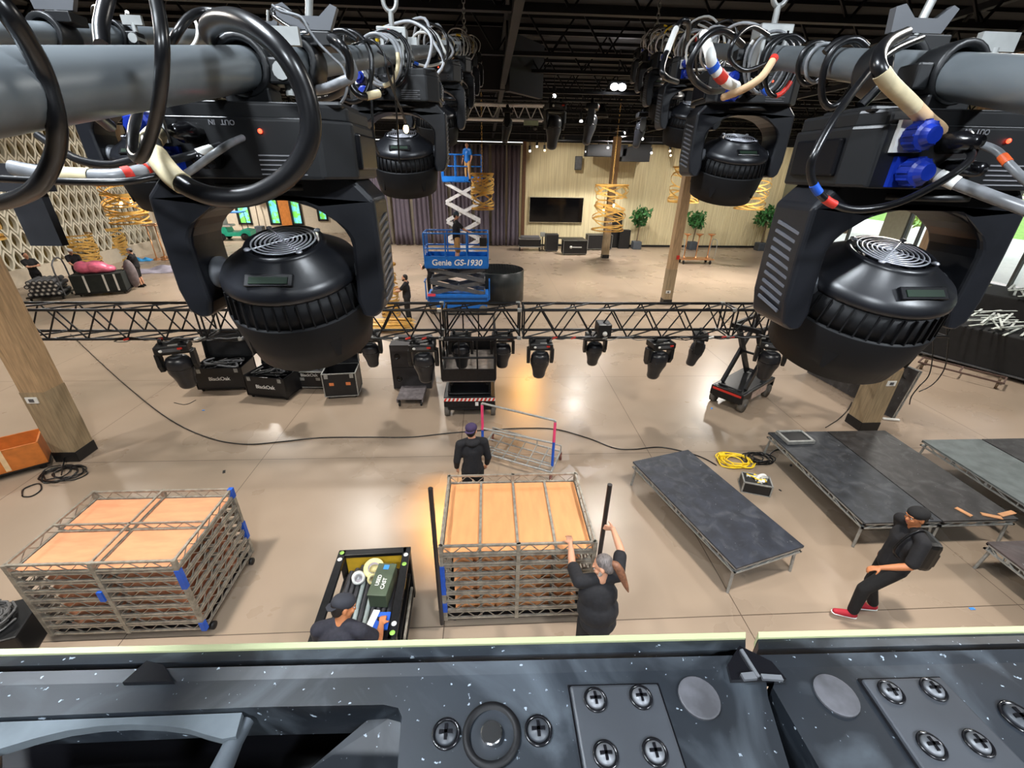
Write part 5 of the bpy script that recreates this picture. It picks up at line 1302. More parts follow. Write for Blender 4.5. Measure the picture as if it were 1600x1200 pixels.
tt = trolley('black wheeled trolley with two upright pipes under the middle stack', -.56, 3.58, 1.2, 4.82, .14)
for x in (-.61, 1.26):
    m = MB(); m.tube((x, 3.55, .1), (x, 3.55, 2.24), .026, 16); p = m.build('upright_pipe', mat('dark_pipe', srgb(52, 48, 48), .4, metal=.4), tt)
m = MB(); m.box((-4.5, 4.0, 1.165), (.34, .42, .004), mat('yellow_paper', srgb(240, 215, 110), .7), rz=-.5); m.box((-4.46, 4.02, 1.169), (.24, .32, .003), M_WHT, rz=-.5)
one(m, 'paper_sheet', 'white sheet in a yellow folder lying on the left plywood stack', 'paper')

# ================================================================ ROLLING FRAME CART WITH HANDLES
t = thing('frame_cart', 'silver tube cart with tall pink and blue taped uprights', 'cart')
q = [G(749, 706, .2), G(770, 676, .2), G(876, 705, .2), G(861, 738, .2)]
def uv(a, b): return (q[0] * (1 - a) + q[3] * a) * (1 - b) + (q[1] * (1 - a) + q[2] * a) * b
m = MB()
for a, b in (((0, 0), (1, 0)), ((1, 0), (1, 1)), ((1, 1), (0, 1)), ((0, 1), (0, 0))): m.tube(uv(*a), uv(*b), .02, 8)
for k in range(1, 6): m.tube(uv(k / 6, 0), uv(k / 6, 1), .014, 8)
for k in (1, 2): m.tube(uv(0, k / 3), uv(1, k / 3), .014, 8)
m.build('grid_base', M_GALV, t)
m = MB(); up = Vector((0, 0, .13))
m.tube(uv(0, 1) + up, uv(1, 1) + up, .014, 8)
for k in range(4): m.tube(uv(k / 3, 1), uv(k / 3, 1) + up, .012, 8)
m.tube(uv(0, 0) + up, uv(1, 0) + up, .014, 8); m.build('low_rail', M_GALV, t)
PA, PB = uv(.02, .1), uv(.98, .35)
PA = Vector((-.13, 7.0, .2)); PB = Vector((1.17, 6.55, .2))
hts = (1.3, 1.22)
for p, hh in ((PA, 1.32), (PB, 1.2)):
    m = MB(); m.tube(p, (p.x, p.y, hh), .022, 10); u_ = m.build('upright', M_GALV, t)
    m = MB(); m.tube((p.x, p.y, .22), (p.x, p.y, .75), .026, 10, M_BLUET); m.tube((p.x, p.y, .75), (p.x, p.y, hh - .03), .026, 10, mat('pink_tape', srgb(236, 70, 120), .5)); m.build('tape_wrap', None, u_)
m = MB(); m.tube((PA.x, PA.y, 1.32), (PB.x, PB.y, 1.2), .02, 10); m.build('top_rail', M_GALV, t)
m = MB(); m.tube((PA.x, PA.y, .78), (PB.x, PB.y, .72), .018, 10); m.build('middle_rail', M_GALV, t)
for c_ in q:
    m = MB(); m.lathe([(1e-5, -.02), (.07, -.02), (.07, .02), (1e-5, .02)], 16, None, Matrix.Translation((c_.x, c_.y, .07)) @ Matrix.Rotation(PI / 2, 4, 'Y')); m.box((c_.x, c_.y, .155), (.05, .05, .05)); m.build('caster', mat('brown_wheel', srgb(110, 60, 50), .5), t)

# ================================================================ TOOL CART
t = thing('tool_cart', 'black tool cart with yellow end panels full of pipes', 'cart', (-1.41, 3.40, 0), .03)
W2, L2, HT = .39, .55, .92
m = MB()
for sx in (-1, 1):
    m.box((sx * W2, 0, HT), (.09, 2 * L2 + .09, .05)); m.box((sx * W2, 0, .2), (.06, 2 * L2, .06)); m.box((sx * W2, 0, .55), (.04, 2 * L2, .04))
    for sy in (-1, 1): m.box((sx * W2, sy * L2, HT / 2 + .06), (.08, .08, HT - .1))
for sy in (-1, 1): m.box((0, sy * L2, HT), (2 * W2, .09, .05)); m.box((0, sy * L2, .2), (2 * W2, .06, .06))
m.box((0, 0, .2), (2 * W2, 2 * L2, .03)); m.build('frame', M_BLKM, t, bev=.006)
for sy in (-1, 1): m = MB(); m.box((0, sy * (L2 - .01), .56), (2 * W2 - .08, .02, .62)); m.build('end_panel', M_YPL if sy > 0 else mat('amber_panel', srgb(226, 150, 50), .55), t)
for sx in (-1, 1):
    for sy in (-1, 1): m = MB(); m.lathe([(1e-5, -.02), (.075, -.02), (.075, .02), (1e-5, .02)], 16, None, Matrix.Translation((sx * .33, sy * .47, .075)) @ Matrix.Rotation(PI / 2, 4, 'Y')); m.box((sx * .33, sy * .47, .165), (.07, .07, .03)); m.build('caster', M_BLK, t)
m = MB(); m.box((W2 + .05, -.1, .5), (.03, .9, .04)); m.box((W2 + .06, -.52, .4), (.04, .05, .7)); m.build('side_bar', M_GALVD, t, bev=.006)
for k, (x, y, mm) in enumerate(((-W2, L2, mat('green_sticker', srgb(150, 200, 90), .5)), (-W2, L2 - .1, M_WHT), (W2, L2 - .08, M_WHT), (W2, L2 - .22, MATS['green_sticker']), (-W2, -L2 + .06, M_WHT), (W2, -L2 + .02, MATS['green_sticker']), (W2, -L2 + .12, M_WHT))):
    m = MB(); m.lathe([(.028, 0), (.028, .002), (1e-5, .002)], 14, None, Matrix.Translation((x, y, HT + .025))); m.build('sticker', mm, t)
base_c = Vector((-1.41, 3.40, 0)); RC = Matrix.Rotation(.03, 4, 'Z')
for lay in range(2):
    for k in range(11):
        x = -.30 + k * .06 + (.03 if lay else 0)
        if lay and k == 10: continue
        pale = lay == 1 and k in (3, 5)
        m = MB(); a, b = RC @ Vector((x, -.5, .70 + lay * .052)), RC @ Vector((x, .42 + .04 * ((k * 7) % 3), .70 + lay * .052)); m.tube(base_c + a, base_c + b, .0265, 14)
        if pale: lb = 'pale grey pipe in the tool cart, %s' % ('nearer the man' if k == 3 else 'nearer the green box')
        else: lb = 'dark steel pipe lying in the tool cart'
        one(m, 'steel_pipe', lb, 'pipe', 'pipes in the tool cart', m=mat('pale_pipe', srgb(160, 172, 172), .4, metal=.2) if pale else mat('dark_steel_pipe', srgb(74, 74, 78), .4, metal=.4))
def tc(x, y, z): return base_c + RC @ Vector((x, y, z))
t = thing('ammo_box', 'olive green metal box with white lettering on the pipes of the tool cart', 'box', tc(.18, .1, .782), .03 - .12)
m = MB(); m.box((0, 0, .09), (.2, .42, .18), None, bev=.008); m.build('body', mat('olive_paint', srgb(72, 84, 66), .5, var=.1), t)
m = MB(); m.box((0, 0, .19), (.215, .435, .03), None, bev=.008); lid_ = m.build('lid', MATS['olive_paint'], t)
text_mesh('lettering', 'USED', .06, M_WHT, Matrix.Translation((-.035, -.02, .206)) @ Matrix.Rotation(PI / 2, 4, 'Z'), lid_, .0008)
text_mesh('lettering', 'CAST', .06, M_WHT, Matrix.Translation((.035, -.06, .206)) @ Matrix.Rotation(PI / 2, 4, 'Z'), lid_, .0008)
m = MB(); m.box((0, .16, .207), (.06, .06, .003)); m.build('blue_tape', mat('sky_tape', srgb(60, 140, 225), .5), lid_)
def roll(label, p, r, w_, m_, tilt):
    t = thing('tape_roll', label, 'tape roll', p); t.rotation_euler = tilt
    m = MB(); m.lathe([(r * .55, -w_ / 2), (r, -w_ / 2), (r, w_ / 2), (r * .55, w_ / 2), (r * .55, -w_ / 2)], 28); m.build('tape', m_, t)
    m = MB(); m.lathe([(r * .5, -w_ / 2 - .001), (r * .56, -w_ / 2 - .001), (r * .56, w_ / 2 + .001), (r * .5, w_ / 2 + .001), (r * .5, -w_ / 2 - .001)], 28); m.build('core', mat('card_core', srgb(170, 160, 165), .7), t)
roll('white tape roll tipped up at the far end of the tool cart', tc(-.14, .25, .85), .075, .05, M_WHT, (1.1, .3, .3))
roll('wide cream tape roll lying by the yellow panel of the tool cart', tc(.02, .36, .86), .12, .05, mat('cream_roll', srgb(225, 212, 150), .5), (.35, .1, 0))
roll('small cream tape roll between the cream roll and green box', tc(.03, .22, .85), .06, .04, MATS['cream_roll'], (.8, .5, 0))
m = MB(); m.box(tc(.24, -.40, .955), (.2, .2, .02), M_BLUET, bev=.01); m.box(tc(.26, -.39, .975), (.08, .03, .03), M_BLK)
one(m, 'blue_tray', 'blue tray with a dark tool on the near end of the tool cart', 'tray')
m = MB(); m.box(tc(.17, -.38, .972), (.07, .2, .006), rz=-.2); one(m, 'paper_strip', 'white paper strip at the near end of the tool cart', 'paper', m=M_WHT)

# ================================================================ CABLES, COILS AND SMALL THINGS ON THE FLOOR
def floor_cable(uvs, r, m_, label, name='floor_cable', z=None): return cable([G(u, v, r if z is None else z) for u, v in uvs], r, m_, label, name, seg=8, n=6)
floor_cable([(110, 522), (150, 560), (200, 605), (260, 652), (320, 682), (380, 694), (440, 690), (500, 684), (570, 683), (640, 683), (700, 677), (760, 672), (820, 669), (870, 671), (920, 685), (960, 700), (990, 702), (1035, 699), (1090, 712), (1120, 727)], .013, M_CAB, 'long dark cable snaking across the floor in front of the truss')
floor_cable([(272, 629), (290, 632), (306, 625)], .008, M_CAB, 'short dark wire end on the floor by the leftmost case')
floor_cable([(1290, 668), (1310, 655), (1325, 640), (1331, 628)], .01, M_CAB, 'black cable running from the decks to the right post')
def coil(label, u, v, r, m_, rr, n=6, seed=1, tail=None, group=None):
    rn = random.Random(seed); c_ = G(u, v, 0); pts = []
    for k in range(n * 10):
        a = 2 * PI * k / 10; q_ = r * (1 + .25 * math.sin(k * .37 + seed)) * rn.uniform(.85, 1.1)
        pts.append((c_.x + math.cos(a) * q_ * 1.1 + .1 * math.sin(k * .11), c_.y + math.sin(a) * q_ * .8, rr + (k % 9) * rr * .55))
    return cable(pts, rr, m_, label, 'coiled_cable', seg=4, n=6)
coil('bright yellow extension cord coiled beside the lone black platform', 1148, 722, .25, M_YEL, .013, 7, 2)
m = MB(); m.box(G(1128, 712, .06), (.13, .09, .08), None, bev=.01); one(m, 'cord_reel_box', 'yellow socket box on the coiled yellow cord', 'socket box', m=M_YEL)
coil('black cable coil between the yellow cord and the dark decks', 1185, 718, .2, M_CAB, .012, 6, 3)
floor_cable([(1200, 712), (1215, 702), (1235, 706), (1250, 700)], .012, M_CAB, 'black cable running under the dark grey platform')
coil('black cable coil beside the left wooden post', 97, 742, .26, M_CAB, .012, 7, 5)
floor_cable([(35, 775), (36, 765), (50, 758), (62, 756), (64, 765), (50, 775), (36, 776)], .012, M_CAB, 'loose black cable loop below the coil at the left post')
floor_cable([(96, 742), (100, 720), (103, 700)], .012, M_CAB, 'black cable going up to the socket on the left post', z=.1)
coil('black cable coil at the far left bottom corner', 25, 1000, .16, M_CAB, .012, 6, 7)
t_ = rcase('small open flight case of hardware below the coiled cords', (4.83, 6.02, 0), -.35, .46, .3, .22, M_GALV, handles=0, txt=False, casters=False, lid=None, fill=[M_WHT, M_BLK, M_GALV, M_YEL])
for k, (u, v, w_, m_, lb) in enumerate(((1519, 951, .07, MATS['sky_tape'], 'bit of blue tape on the floor right of the walking man'), (1112, 638, .07, MATS['sky_tape'], 'bit of blue tape on the floor in front of the right lift'), (350, 737, .09, M_BLK, 'small black scrap on the open floor at the left'), (318, 741 - 100, .06, MATS['sky_tape'], 'faint blue tape mark near the leftmost case'), (1236, 727, .08, M_BLK, 'black scrap on the floor by the dark platform'), (1219, 766, .05, M_BLK, 'tiny black scrap below the dark platform'))):
    m = MB(); m.box(G(u, v, .004), (w_, w_ * .5, .006), rz=k); one(m, 'floor_scrap', lb, 'scrap', m=m_)
m = MB(); a, b = G(1380, 654, .03), G(1405, 656, .03); m.bar(a, b, .06, .03); one(m, 'white_tube', 'white tube lying on the floor right of the post', 'tube', m=M_WHT)
# plywood crate at the left edge
t = thing('wooden_crate', 'open orange plywood crate on wheels at the left edge', 'crate', (-8.98, 6.95, 0), .62)
m = MB(); m.box((0, 0, .14), (1.3, .62, .03))
for s in (-1, 1): m.box((0, s * .3, .36), (1.3, .025, .42)); m.box((s * .64, 0, .36), (.025, .6, .42))
m.build('body', M_OSB, t)
m = MB(); m.box((.15, -.318, .36), (.07, .01, .42)); m.build('tape_strip', mat('tan_strip', srgb(236, 205, 160), .6), t)
m = MB(); m.box((0, 0, .11), (1.34, .66, .03)); m.build('skid', M_BLK, t)
for x in (-.55, .55):
    for y in (-.25, .25): m = MB(); m.lathe([(1e-5, -.02), (.05, -.02), (.05, .02), (1e-5, .02)], 14, None, Matrix.Translation((x, y, .05)) @ Matrix.Rotation(PI / 2, 4, 'X')); m.build('caster', M_BLK, t)
# dark case with coils at the far left bottom
t = thing('trunk', 'black case of grey cables at the bottom left corner', 'flight case', (-5.75, 3.55, 0), .3)
m = MB(); m.box((0, 0, .2), (.7, .6, .4), None, bev=.02); m.build('body', M_BLK, t)
m = MB(); rn = random.Random(8)
for k in range(16): a0 = rn.uniform(0, 6); rr = rn.uniform(.1, .24); m.ring_tube([(math.cos(a0 + i * .6) * rr, math.sin(a0 + i * .6) * rr, .42 + k * .008) for i in range(9)], .012, 6)
m.build('packed_cables', mat('grey_rubber', srgb(92, 92, 92), .5), t)

for nm in ('black_stage_deck', 'grey_stage_deck', 'brownish_black_deck', 'blue_black_deck', 'plum_black_deck'):
    dust(MATS[nm], 26, 3.2, (.26, .27, .28, 1), .735)
# ================================================================ FAR HALF OF THE HALL
# drapes: separate hanging widths of cloth
def drape(x0, x1, y, zt, zb_, label, seed):
    rn = random.Random(seed); n = int((x1 - x0) / .045); m = MB(); rows = 8; ph = rn.uniform(0, 6)
    fr = rn.uniform(2.6, 3.4)
    for j in range(rows + 1):
        v = j / rows; z = zt + (zb_ - zt) * v; pull = 1 - .10 * math.sin(v * PI) * (1 if seed % 2 else .6)
        for i in range(n + 1):
            u = i / n; x = (x0 + x1) / 2 + (u - .5) * (x1 - x0) * pull
            m.v.append((x, y + .085 * math.sin(u * (x1 - x0) * 2 * PI * fr / 1.0 + ph + .4 * math.sin(v * 3)) + .03 * math.sin(u * 23 + v * 2), z))
    for j in range(rows):
        for i in range(n): m.f.append([j * (n + 1) + i, j * (n + 1) + i + 1, (j + 1) * (n + 1) + i + 1, (j + 1) * (n + 1) + i]); m.mi.append(0); m.sm.append(True)
    o = one(m, 'drape', label, 'curtain', 'charcoal drapes at the back', m=M_DRAPE)
    md = o.modifiers.new('s', 'SOLIDIFY'); md.thickness = .01
    return o
dr = [(-9.6, -8.4, 'far left drape, beside the large left light'), (-8.35, -6.95, 'drape second from the left, before the pale gap'), (-6.75, -5.45, 'drape third from the left'), (-5.3, -4.1, 'drape left of the raised blue lift'), (-3.95, -2.75, 'drape behind the left half of the blue lift'), (-2.6, -1.1, 'drape behind the pale scissor arms'), (-.95, .15, 'drape behind the hanging unlit gold chandelier'), (.3, 1.3, 'drape right of the hanging gold chandelier'), (1.4, 2.3, 'rightmost drape against the brown wall edge')]
for k, (a, b, lb) in enumerate(dr): drape(a, b, 33.4, 6.6, .05, 'charcoal ' + lb, k + 1)
m = MB(); m.tube((-9.8, 33.4, 6.65), (2.4, 33.4, 6.65), .035); one(m, 'drape_pipe', 'long black pipe carrying the charcoal drapes', 'pipe', m=M_BLK)
# television
t = thing('television', 'wide black television on the ribbed beige wall', 'television', D(869, 328, 33.5))
m = MB(); m.box((0, 0, 0), (3.95, .12, 1.75), None, bev=.02); m.build('frame', mat('pale_tv_frame', srgb(200, 190, 160), .5), t)
m = MB(); m.box((0, -.065, 0), (3.85, .02, 1.65)); m.build('screen', M_GLASS_BLK, t)
def small_spk(p, label, w_=.5, h=.85, mnt=True):
    t = thing('wall_loudspeaker', label, 'loudspeaker', p)
    m = MB(); m.prism([(-w_ / 2, -.2), (w_ / 2, -.2), (w_ / 3, .2), (-w_ / 3, .2)], h); m.build('cabinet', M_BLK, t, bev=.02)
    m = MB(); m.box((0, -.205, 0), (w_ * .85, .01, h * .9)); m.build('grille', M_SCIS, t)
    m = MB(); m.box((0, .25, 0), (.1, .2, .1)); m.build('bracket', M_BLK, t)
small_spk(D(903, 255, 33.2), 'small black loudspeaker high on the beige wall')
t = thing('duct_box', 'large black box hung above the far wood post', 'duct', D(970, 236, 31.5))
m = MB(); m.tube((-1.5, 0, .3), (-1.5, 0, 2.6), .03, 6); m.tube((.8, 0, .3), (.8, 0, 2.6), .03, 6); m.box((-1.0, 0, 0), (2.6, 1.0, .7), None, bev=.05); m.prism([(-.9, -.5), (.9, -.5), (.9, .5), (.2, .5), (-.9, .2)], 1.0, None, Matrix.Translation((.9, 0, -.1)) @ Matrix.Rotation(PI / 2, 4, 'X')); m.build('box', M_CEIL, t)
# equipment along the wall
t = thing('mixing_desk', 'silver mixing console on an open flight case by the drapes', 'mixing desk', (2.95, 31.6, 0))
m = MB(); m.box((0, 0, .55), (1.5, .8, .5), None); m.build('case_base', M_BLK, t)
m = MB(); m.box((0, 0, .82), (1.56, .86, .06)); m.box((0, 0, .3), (1.56, .86, .04)); m.build('case_trim', M_GALV, t)
m = MB(); m.box((0, -.05, .92), (1.3, .6, .12), None, M=Matrix.Rotation(.1, 4, 'X')); m.build('console', mat('console_grey', srgb(88, 88, 92), .5, var=.4, scale=30), t)
for x in (-.7, .7):
    m = MB(); m.box((x, 0, .15), (.06, .7, .3)); m.build('leg', M_BLK, t)
t = thing('monitor', 'small pale monitor at the end of the mixing console', 'monitor', (3.85, 31.7, .95))
m = MB(); m.box((0, 0, .12), (.35, .1, .3), None, bev=.02); m.build('housing', M_GALV, t); m = MB(); m.box((0, 0, -.45), (.06, .06, .95)); m.box((0, 0, -.93), (.3, .25, .03)); m.build('stand', M_BLK, t)
rcase('dark rack case standing between the console and the lettered case', (4.45, 31.4, 0), 0, .85, .7, 1.05, M_SCIS, handles=0, txt=False)
t = rcase('silver-edged flight case with a round white mark in front of the television', (5.85, 30.2, 0), .02, 1.6, .8, .85, M_GALV, handles=0, txt=False)
m = MB(); m.lathe([(.09, 0), (.09, .006), (1e-5, .006)], 20, None, Matrix.Translation((-.3, -.405, .52)) @ Matrix.Rotation(PI / 2, 4, 'X')); m.box((.12, -.408, .52), (.62, .006, .07)); m.build('case_mark', M_WHT, t)
rcase('silver-framed flight case below the right side of the television', (8.0, 32.3, 0), .04, 1.75, .8, .95, M_GALV, handles=0, txt=False)
t = thing('table', 'low dark folding table behind the cases', 'table', (5.6, 32.4, 0))
m = MB(); m.box((0, 0, .75), (2.6, .7, .04)); m.build('table_top', M_BLK, t)
for x in (-1.2, 1.2):
    for y in (-.3, .3): m = MB(); m.tube((x, y, 0), (x, y, .74), .02, 6); m.build('leg', M_BLK, t)
for k, (x, h, w_) in enumerate(((9.15, 2.6, 1.25),)):
    m = MB(); m.box((x, 33.2, h / 2), (w_, .3, h), None, bev=.01); one(m, 'leaning_panel', 'tall black panel leaning beside the far post', 'panel', m=M_BLK)
m = MB(); m.box((10.0, 32.9, .65), (.8, .5, 1.3), None, bev=.01); one(m, 'black_box', 'short black box between the tall panel and the potted tree', 'box', m=M_BLK)
# potted trees
def potted(p, h, label, seed, sc=1.0):
    rn = random.Random(seed); t = thing('potted_tree', label, 'potted plant', p, 0, 'potted trees along the beige wall')
    m = MB(); m.prism([(-.3, -.3), (.3, -.3), (.3, .3), (-.3, .3)], .55, None, Matrix.Translation((0, 0, .275))); m.build('planter', mat('slate_planter', srgb(70, 76, 84), .6), t, bev=.03)
    m = MB(); m.ring_tube([(0, 0, .5), (.05, .0, h * .5), (-.03, .04, h * .8)], [.04, .035, .02], 7); 
    for k in range(6): a = rn.uniform(0, 6.3); m.ring_tube([(0, .0, h * .55 + k * .1), (math.cos(a) * .4, math.sin(a) * .4, h * .75 + k * .08)], [.018, .006], 5)
    m.build('trunk', M_TRK, t)
    m = MB()
    for k in range(6): leafy(m, (rn.uniform(-.35, .35), rn.uniform(-.3, .3), h * rn.uniform(.62, .92)), (.5 * sc, .45 * sc, .42 * sc), 60, .34, None, rn)
    m.build('leaves', M_LEAF, t, recalc=False)
potted((10.9, 32.6, 0), 3.0, 'potted green tree right of the far wood post', 1)
potted((15.1, 32.6, 0), 2.9, 'potted green tree behind the middle wood post', 2)
potted((20.2, 32.4, 0), 3.0, 'potted green tree beside the large right light', 3)
potted((-18.95, 39.2, 0), 4.2, 'slim potted tree between the annex windows', 4, 1.2)
# luggage style carts with copper uprights
def bell_cart(p, label, rz=0):
    t = thing('bell_cart', label, 'cart', p, rz)
    m = MB(); m.box((0, 0, .3), (2.1, .8, .06), None, bev=.02); m.build('deck', M_BRASS, t)
    for k, x in enumerate((-.75, 0, .75)):
        m = MB(); m.lathe([(.14, 0), (.06, .06), (.035, .2), (.03, 1.2), (.06, 1.32), (.22, 1.42), (.24, 1.45), (1e-5, 1.45)], 14, None, Matrix.Translation((x, 0, .33))); m.build('stanchion', M_BRASS, t)
    for s in (-1, 1):
        m = MB(); m.ring_tube(smooth_pts([(s * 1.0, -.35, .3), (s * 1.02, -.35, 1.3), (s * 1.02, 0, 1.45), (s * 1.02, .35, 1.3), (s * 1.0, .35, .3)], 5), .022, 8); m.build('end_hoop', M_GALV, t)
    for x in (-.85, .85):
        for y in (-.3, .3): m = MB(); m.lathe([(1e-5, -.03), (.12, -.03), (.12, .03), (1e-5, .03)], 16, None, Matrix.Translation((x, y, .12)) @ Matrix.Rotation(PI / 2, 4, 'Y')); m.build('wheel', M_BLK, t)
c = G(1088, 413, 0); bell_cart((c.x, c.y + .3, 0), 'wheeled cart of copper stanchions behind the middle wood post')
# gold band chandeliers
def band_drum(mb, r, h, n, seed, z0=0.0, w_=.045):
    rn = random.Random(seed)
    for k in range(n):
        zc = z0 + h * rn.random(); tx, ty = rn.uniform(-.45, .45), rn.uniform(-.45, .45); rr = r * rn.uniform(.86, 1.04); P = []
        if k < 4: zc = z0 + h * (k % 2); tx = ty = 0.02; rr = r
        for i in range(28):
            a = 2 * PI * i / 28; z = zc + (tx * math.cos(a) + ty * math.sin(a)) * r
            P.append(Vector((math.cos(a) * rr, math.sin(a) * rr, min(z0 + h, max(z0, z)))))
        N = len(P)
        vs = [p + Vector((0, 0, s * w_ / 2 * (1.3))) for p in P for s in (-1, 1)]; q_ = [Vector((p[0] * .985, p[1] * .985, p[2])) for p in vs]
        mb.add(vs, [(2 * i, 2 * ((i + 1) % N), 2 * ((i + 1) % N) + 1, 2 * i + 1) for i in range(N)], None, True)
        mb.add(q_, [(2 * i + 1, 2 * ((i + 1) % N) + 1, 2 * ((i + 1) % N), 2 * i) for i in range(N)], None, True)
M_BULB = mat('amber_bulb_glass', (1, .6, .25), .2, emis=(1, .55, .18), estr=14)
def chandelier(p, r, h, label, seed, lit=0, hang=True, n=26, name='chandelier', tilt=0):
    t = thing(name, label, 'chandelier', p, 0); t.rotation_euler = (tilt, 0, 0)
    m = MB(); band_drum(m, r, h, n, seed); m.build('gold_bands', M_GOLD, t, recalc=False)
    if hang:
        m = MB(); chain_mesh(m, (0, 0, h), (0, 0, 8.28 - p[2]), .13, .007, .025, None); m.tube((-r, 0, h), (r, 0, h), .012, 6); m.tube((0, -r, h), (0, r, h), .012, 6); m.build('chain', M_GOLD, t)
    for k in range(lit):
        a = 2.2 * k + .6; q_ = (math.cos(a) * r * .35, math.sin(a) * r * .35, h * (.55 - .1 * (k % 2)))
        m = MB(); m.tube((q_[0], q_[1], q_[2] + .12), (q_[0], q_[1], h), .008, 6); m.tube((q_[0], q_[1], q_[2] + .08), (q_[0], q_[1], q_[2] + .16), .03, 8); s_ = m.build('lamp_holder', M_BLK, t)
        m = MB(); m.ell((q_[0], q_[1], q_[2]), (.05, .05, .1), None, 10); m.build('bulb', M_BULB, s_)
    return t
chandelier((-.2, 20, 3.62), .48, 1.35, 'unlit gold band chandelier hanging on a chain before the drapes', 3, n=20)
chandelier((6.35, 24, 2.35), .85, 2.15, 'lit gold band chandelier in front of the far wood post', 4, lit=2, n=17)
chandelier((10.6, 25, 3.7), .8, 1.7, 'gold band chandelier half hidden by the second right light', 5, n=15)
chandelier((14.4, 25, 3.4), .8, 1.8, 'gold band chandelier between the two right lights', 6, n=15)
chandelier((-15.6, 21, 2.8), .75, 1.5, 'lit gold band chandelier hanging before the lattice wall', 7, lit=3, n=17)
chandelier((-15.1, 14.2, 3.05), .6, 1.6, 'gold chandelier cut by the left edge of the picture', 8, lit=1, n=15)
qa = G(138, 421, 0); qb = G(182, 406, 0)
chandelier((qa.x, qa.y, .02), .72, 1.75, 'gold band drum standing on the floor behind the pink bag, left one', 9, hang=False, n=44)
chandelier((qb.x, qb.y, .02), .78, 1.75, 'gold band drum standing on the floor against the lattice wall, right one', 10, hang=False, n=44)
chandelier((-3.75, 16.5, .05), .35, 1.9, 'slim gold band drum held by the bearded man', 12, hang=False, n=26)
t = thing('gold_bundle', 'flat heap of gold bands lying on the floor by the bearded man', 'metal bands', (-4.1, 14.9, 0))
rn = random.Random(6); m = MB()
for k in range(40): a = rn.uniform(-.25, .25); y = rn.uniform(-.5, .5); m.bar((-1.3 + rn.uniform(-.2, .2), y, .03 + k * .006), (1.3 + rn.uniform(-.2, .2), y + a, .05 + k * .006), .05, .012)
tag(m.build('bands', M_GOLD, t), None, None, kind='stuff')
# copper stanchions along the lattice wall
s0 = None
for k in range(9):
    x, y = -19.6 + (k % 3) * .5, 27.4 + (k // 3) * .7
    lb = 'copper and glass stanchion in the cluster at the lattice wall'
    if s0 is None:
        s0 = thing('stanchion', lb, 'stanchion', (x, y, 0), 0, 'stanchions by the lattice wall')
        m = MB(); m.lathe([(.24, 0), (.22, .04), (.05, .1), (.03, .3), (.03, 1.9), (1e-5, 1.9)], 14); m.build('pole', M_BRASS, s0)
        m = MB(); m.lathe([(1e-5, 1.88), (.22, 1.9), (.24, 1.93), (1e-5, 1.95)], 14); m.build('top_plate', M_BRASS, s0)
    else: dup(s0, (x, y, 0))
# the group by the lattice wall
t = thing('box_cart', 'black box cart with white stripes carrying a pink bag', 'cart', (-16.75, 19.75, 0), .38)
m = MB(); m.box((0, 0, .52), (1.75, .9, .75), None, bev=.02); m.build('box', mat('dark_green_black_cloth', srgb(30, 36, 34), .8, var=.2), t)
for x in (-.4, .25, .62): m = MB(); m.box((x, -.455, .52), (.07, .012, .7)); m.build('white_stripe', M_WHT, t)
m = MB(); m.box((0, 0, .12), (1.8, .95, .05)); m.build('base', M_BLK, t)
for x in (-.75, .75):
    for y in (-.35, .35): m = MB(); m.lathe([(1e-5, -.02), (.06, -.02), (.06, .02), (1e-5, .02)], 12, None, Matrix.Translation((x, y, .06)) @ Matrix.Rotation(PI / 2, 4, 'Y')); m.build('caster', M_BLK, t)
m = MB(); rn = random.Random(2)
o = fleshy('plastic_bag', [('e', (-17.1, 19.65, 1.1), (.42, .34, .25)), ('e', (-16.75, 19.75, 1.12), (.45, .36, .28)), ('e', (-16.4, 19.88, 1.03), (.28, .3, .17)), ('e', (-17.2, 19.6, 1.2), (.25, .25, .2))], M_PINK, None, .05, 2)
tag(o, 'bright pink plastic bag heaped on the black box cart', 'bag')
t = thing('bundle_cart', 'flat cart stacked with rolled grey bundles', 'cart', (-18.35, 19.0, 0), .38)
m = MB(); m.box((0, 0, .15), (1.2, 1.1, .06)); m.build('bed', M_BLK, t)
for x in (-.8,): m = MB(); m.ring_tube(smooth_pts([(.62, -.5, .15), (.62, -.5, 1.4), (.62, .45, 1.45), (.62, .5, .15)], 4), .03, 6); m.build('push_bar', M_SCIS, t)
for x in (-.5, .5):
    for y in (-.45, .45): m = MB(); m.lathe([(1e-5, -.02), (.06, -.02), (.06, .02), (1e-5, .02)], 12, None, Matrix.Translation((x, y, .06)) @ Matrix.Rotation(PI / 2, 4, 'Y')); m.build('caster', M_BLK, t)
k = 0
RB = Matrix.Rotation(.38, 4, 'Z')
for r_ in range(4):
    for c_ in range(6 - r_ % 2):
        a = Vector((-18.35, 19.0, 0)) + RB @ Vector((-.44 + c_ * .18 + (r_ % 2) * .09, -.5, .27 + r_ * .155)); b = a + RB @ Vector((0, 1.0, 0))
        m = MB(); m.tube(a, b, .086, 12, M_SCIS); m.tube(a - RB @ Vector((0, .01, 0)), a, .045, 10, M_WHT)
        one(m, 'rolled_bundle', 'dark rolled bundle with a pale end on the flat cart', 'roll', 'rolled bundles on the flat cart')
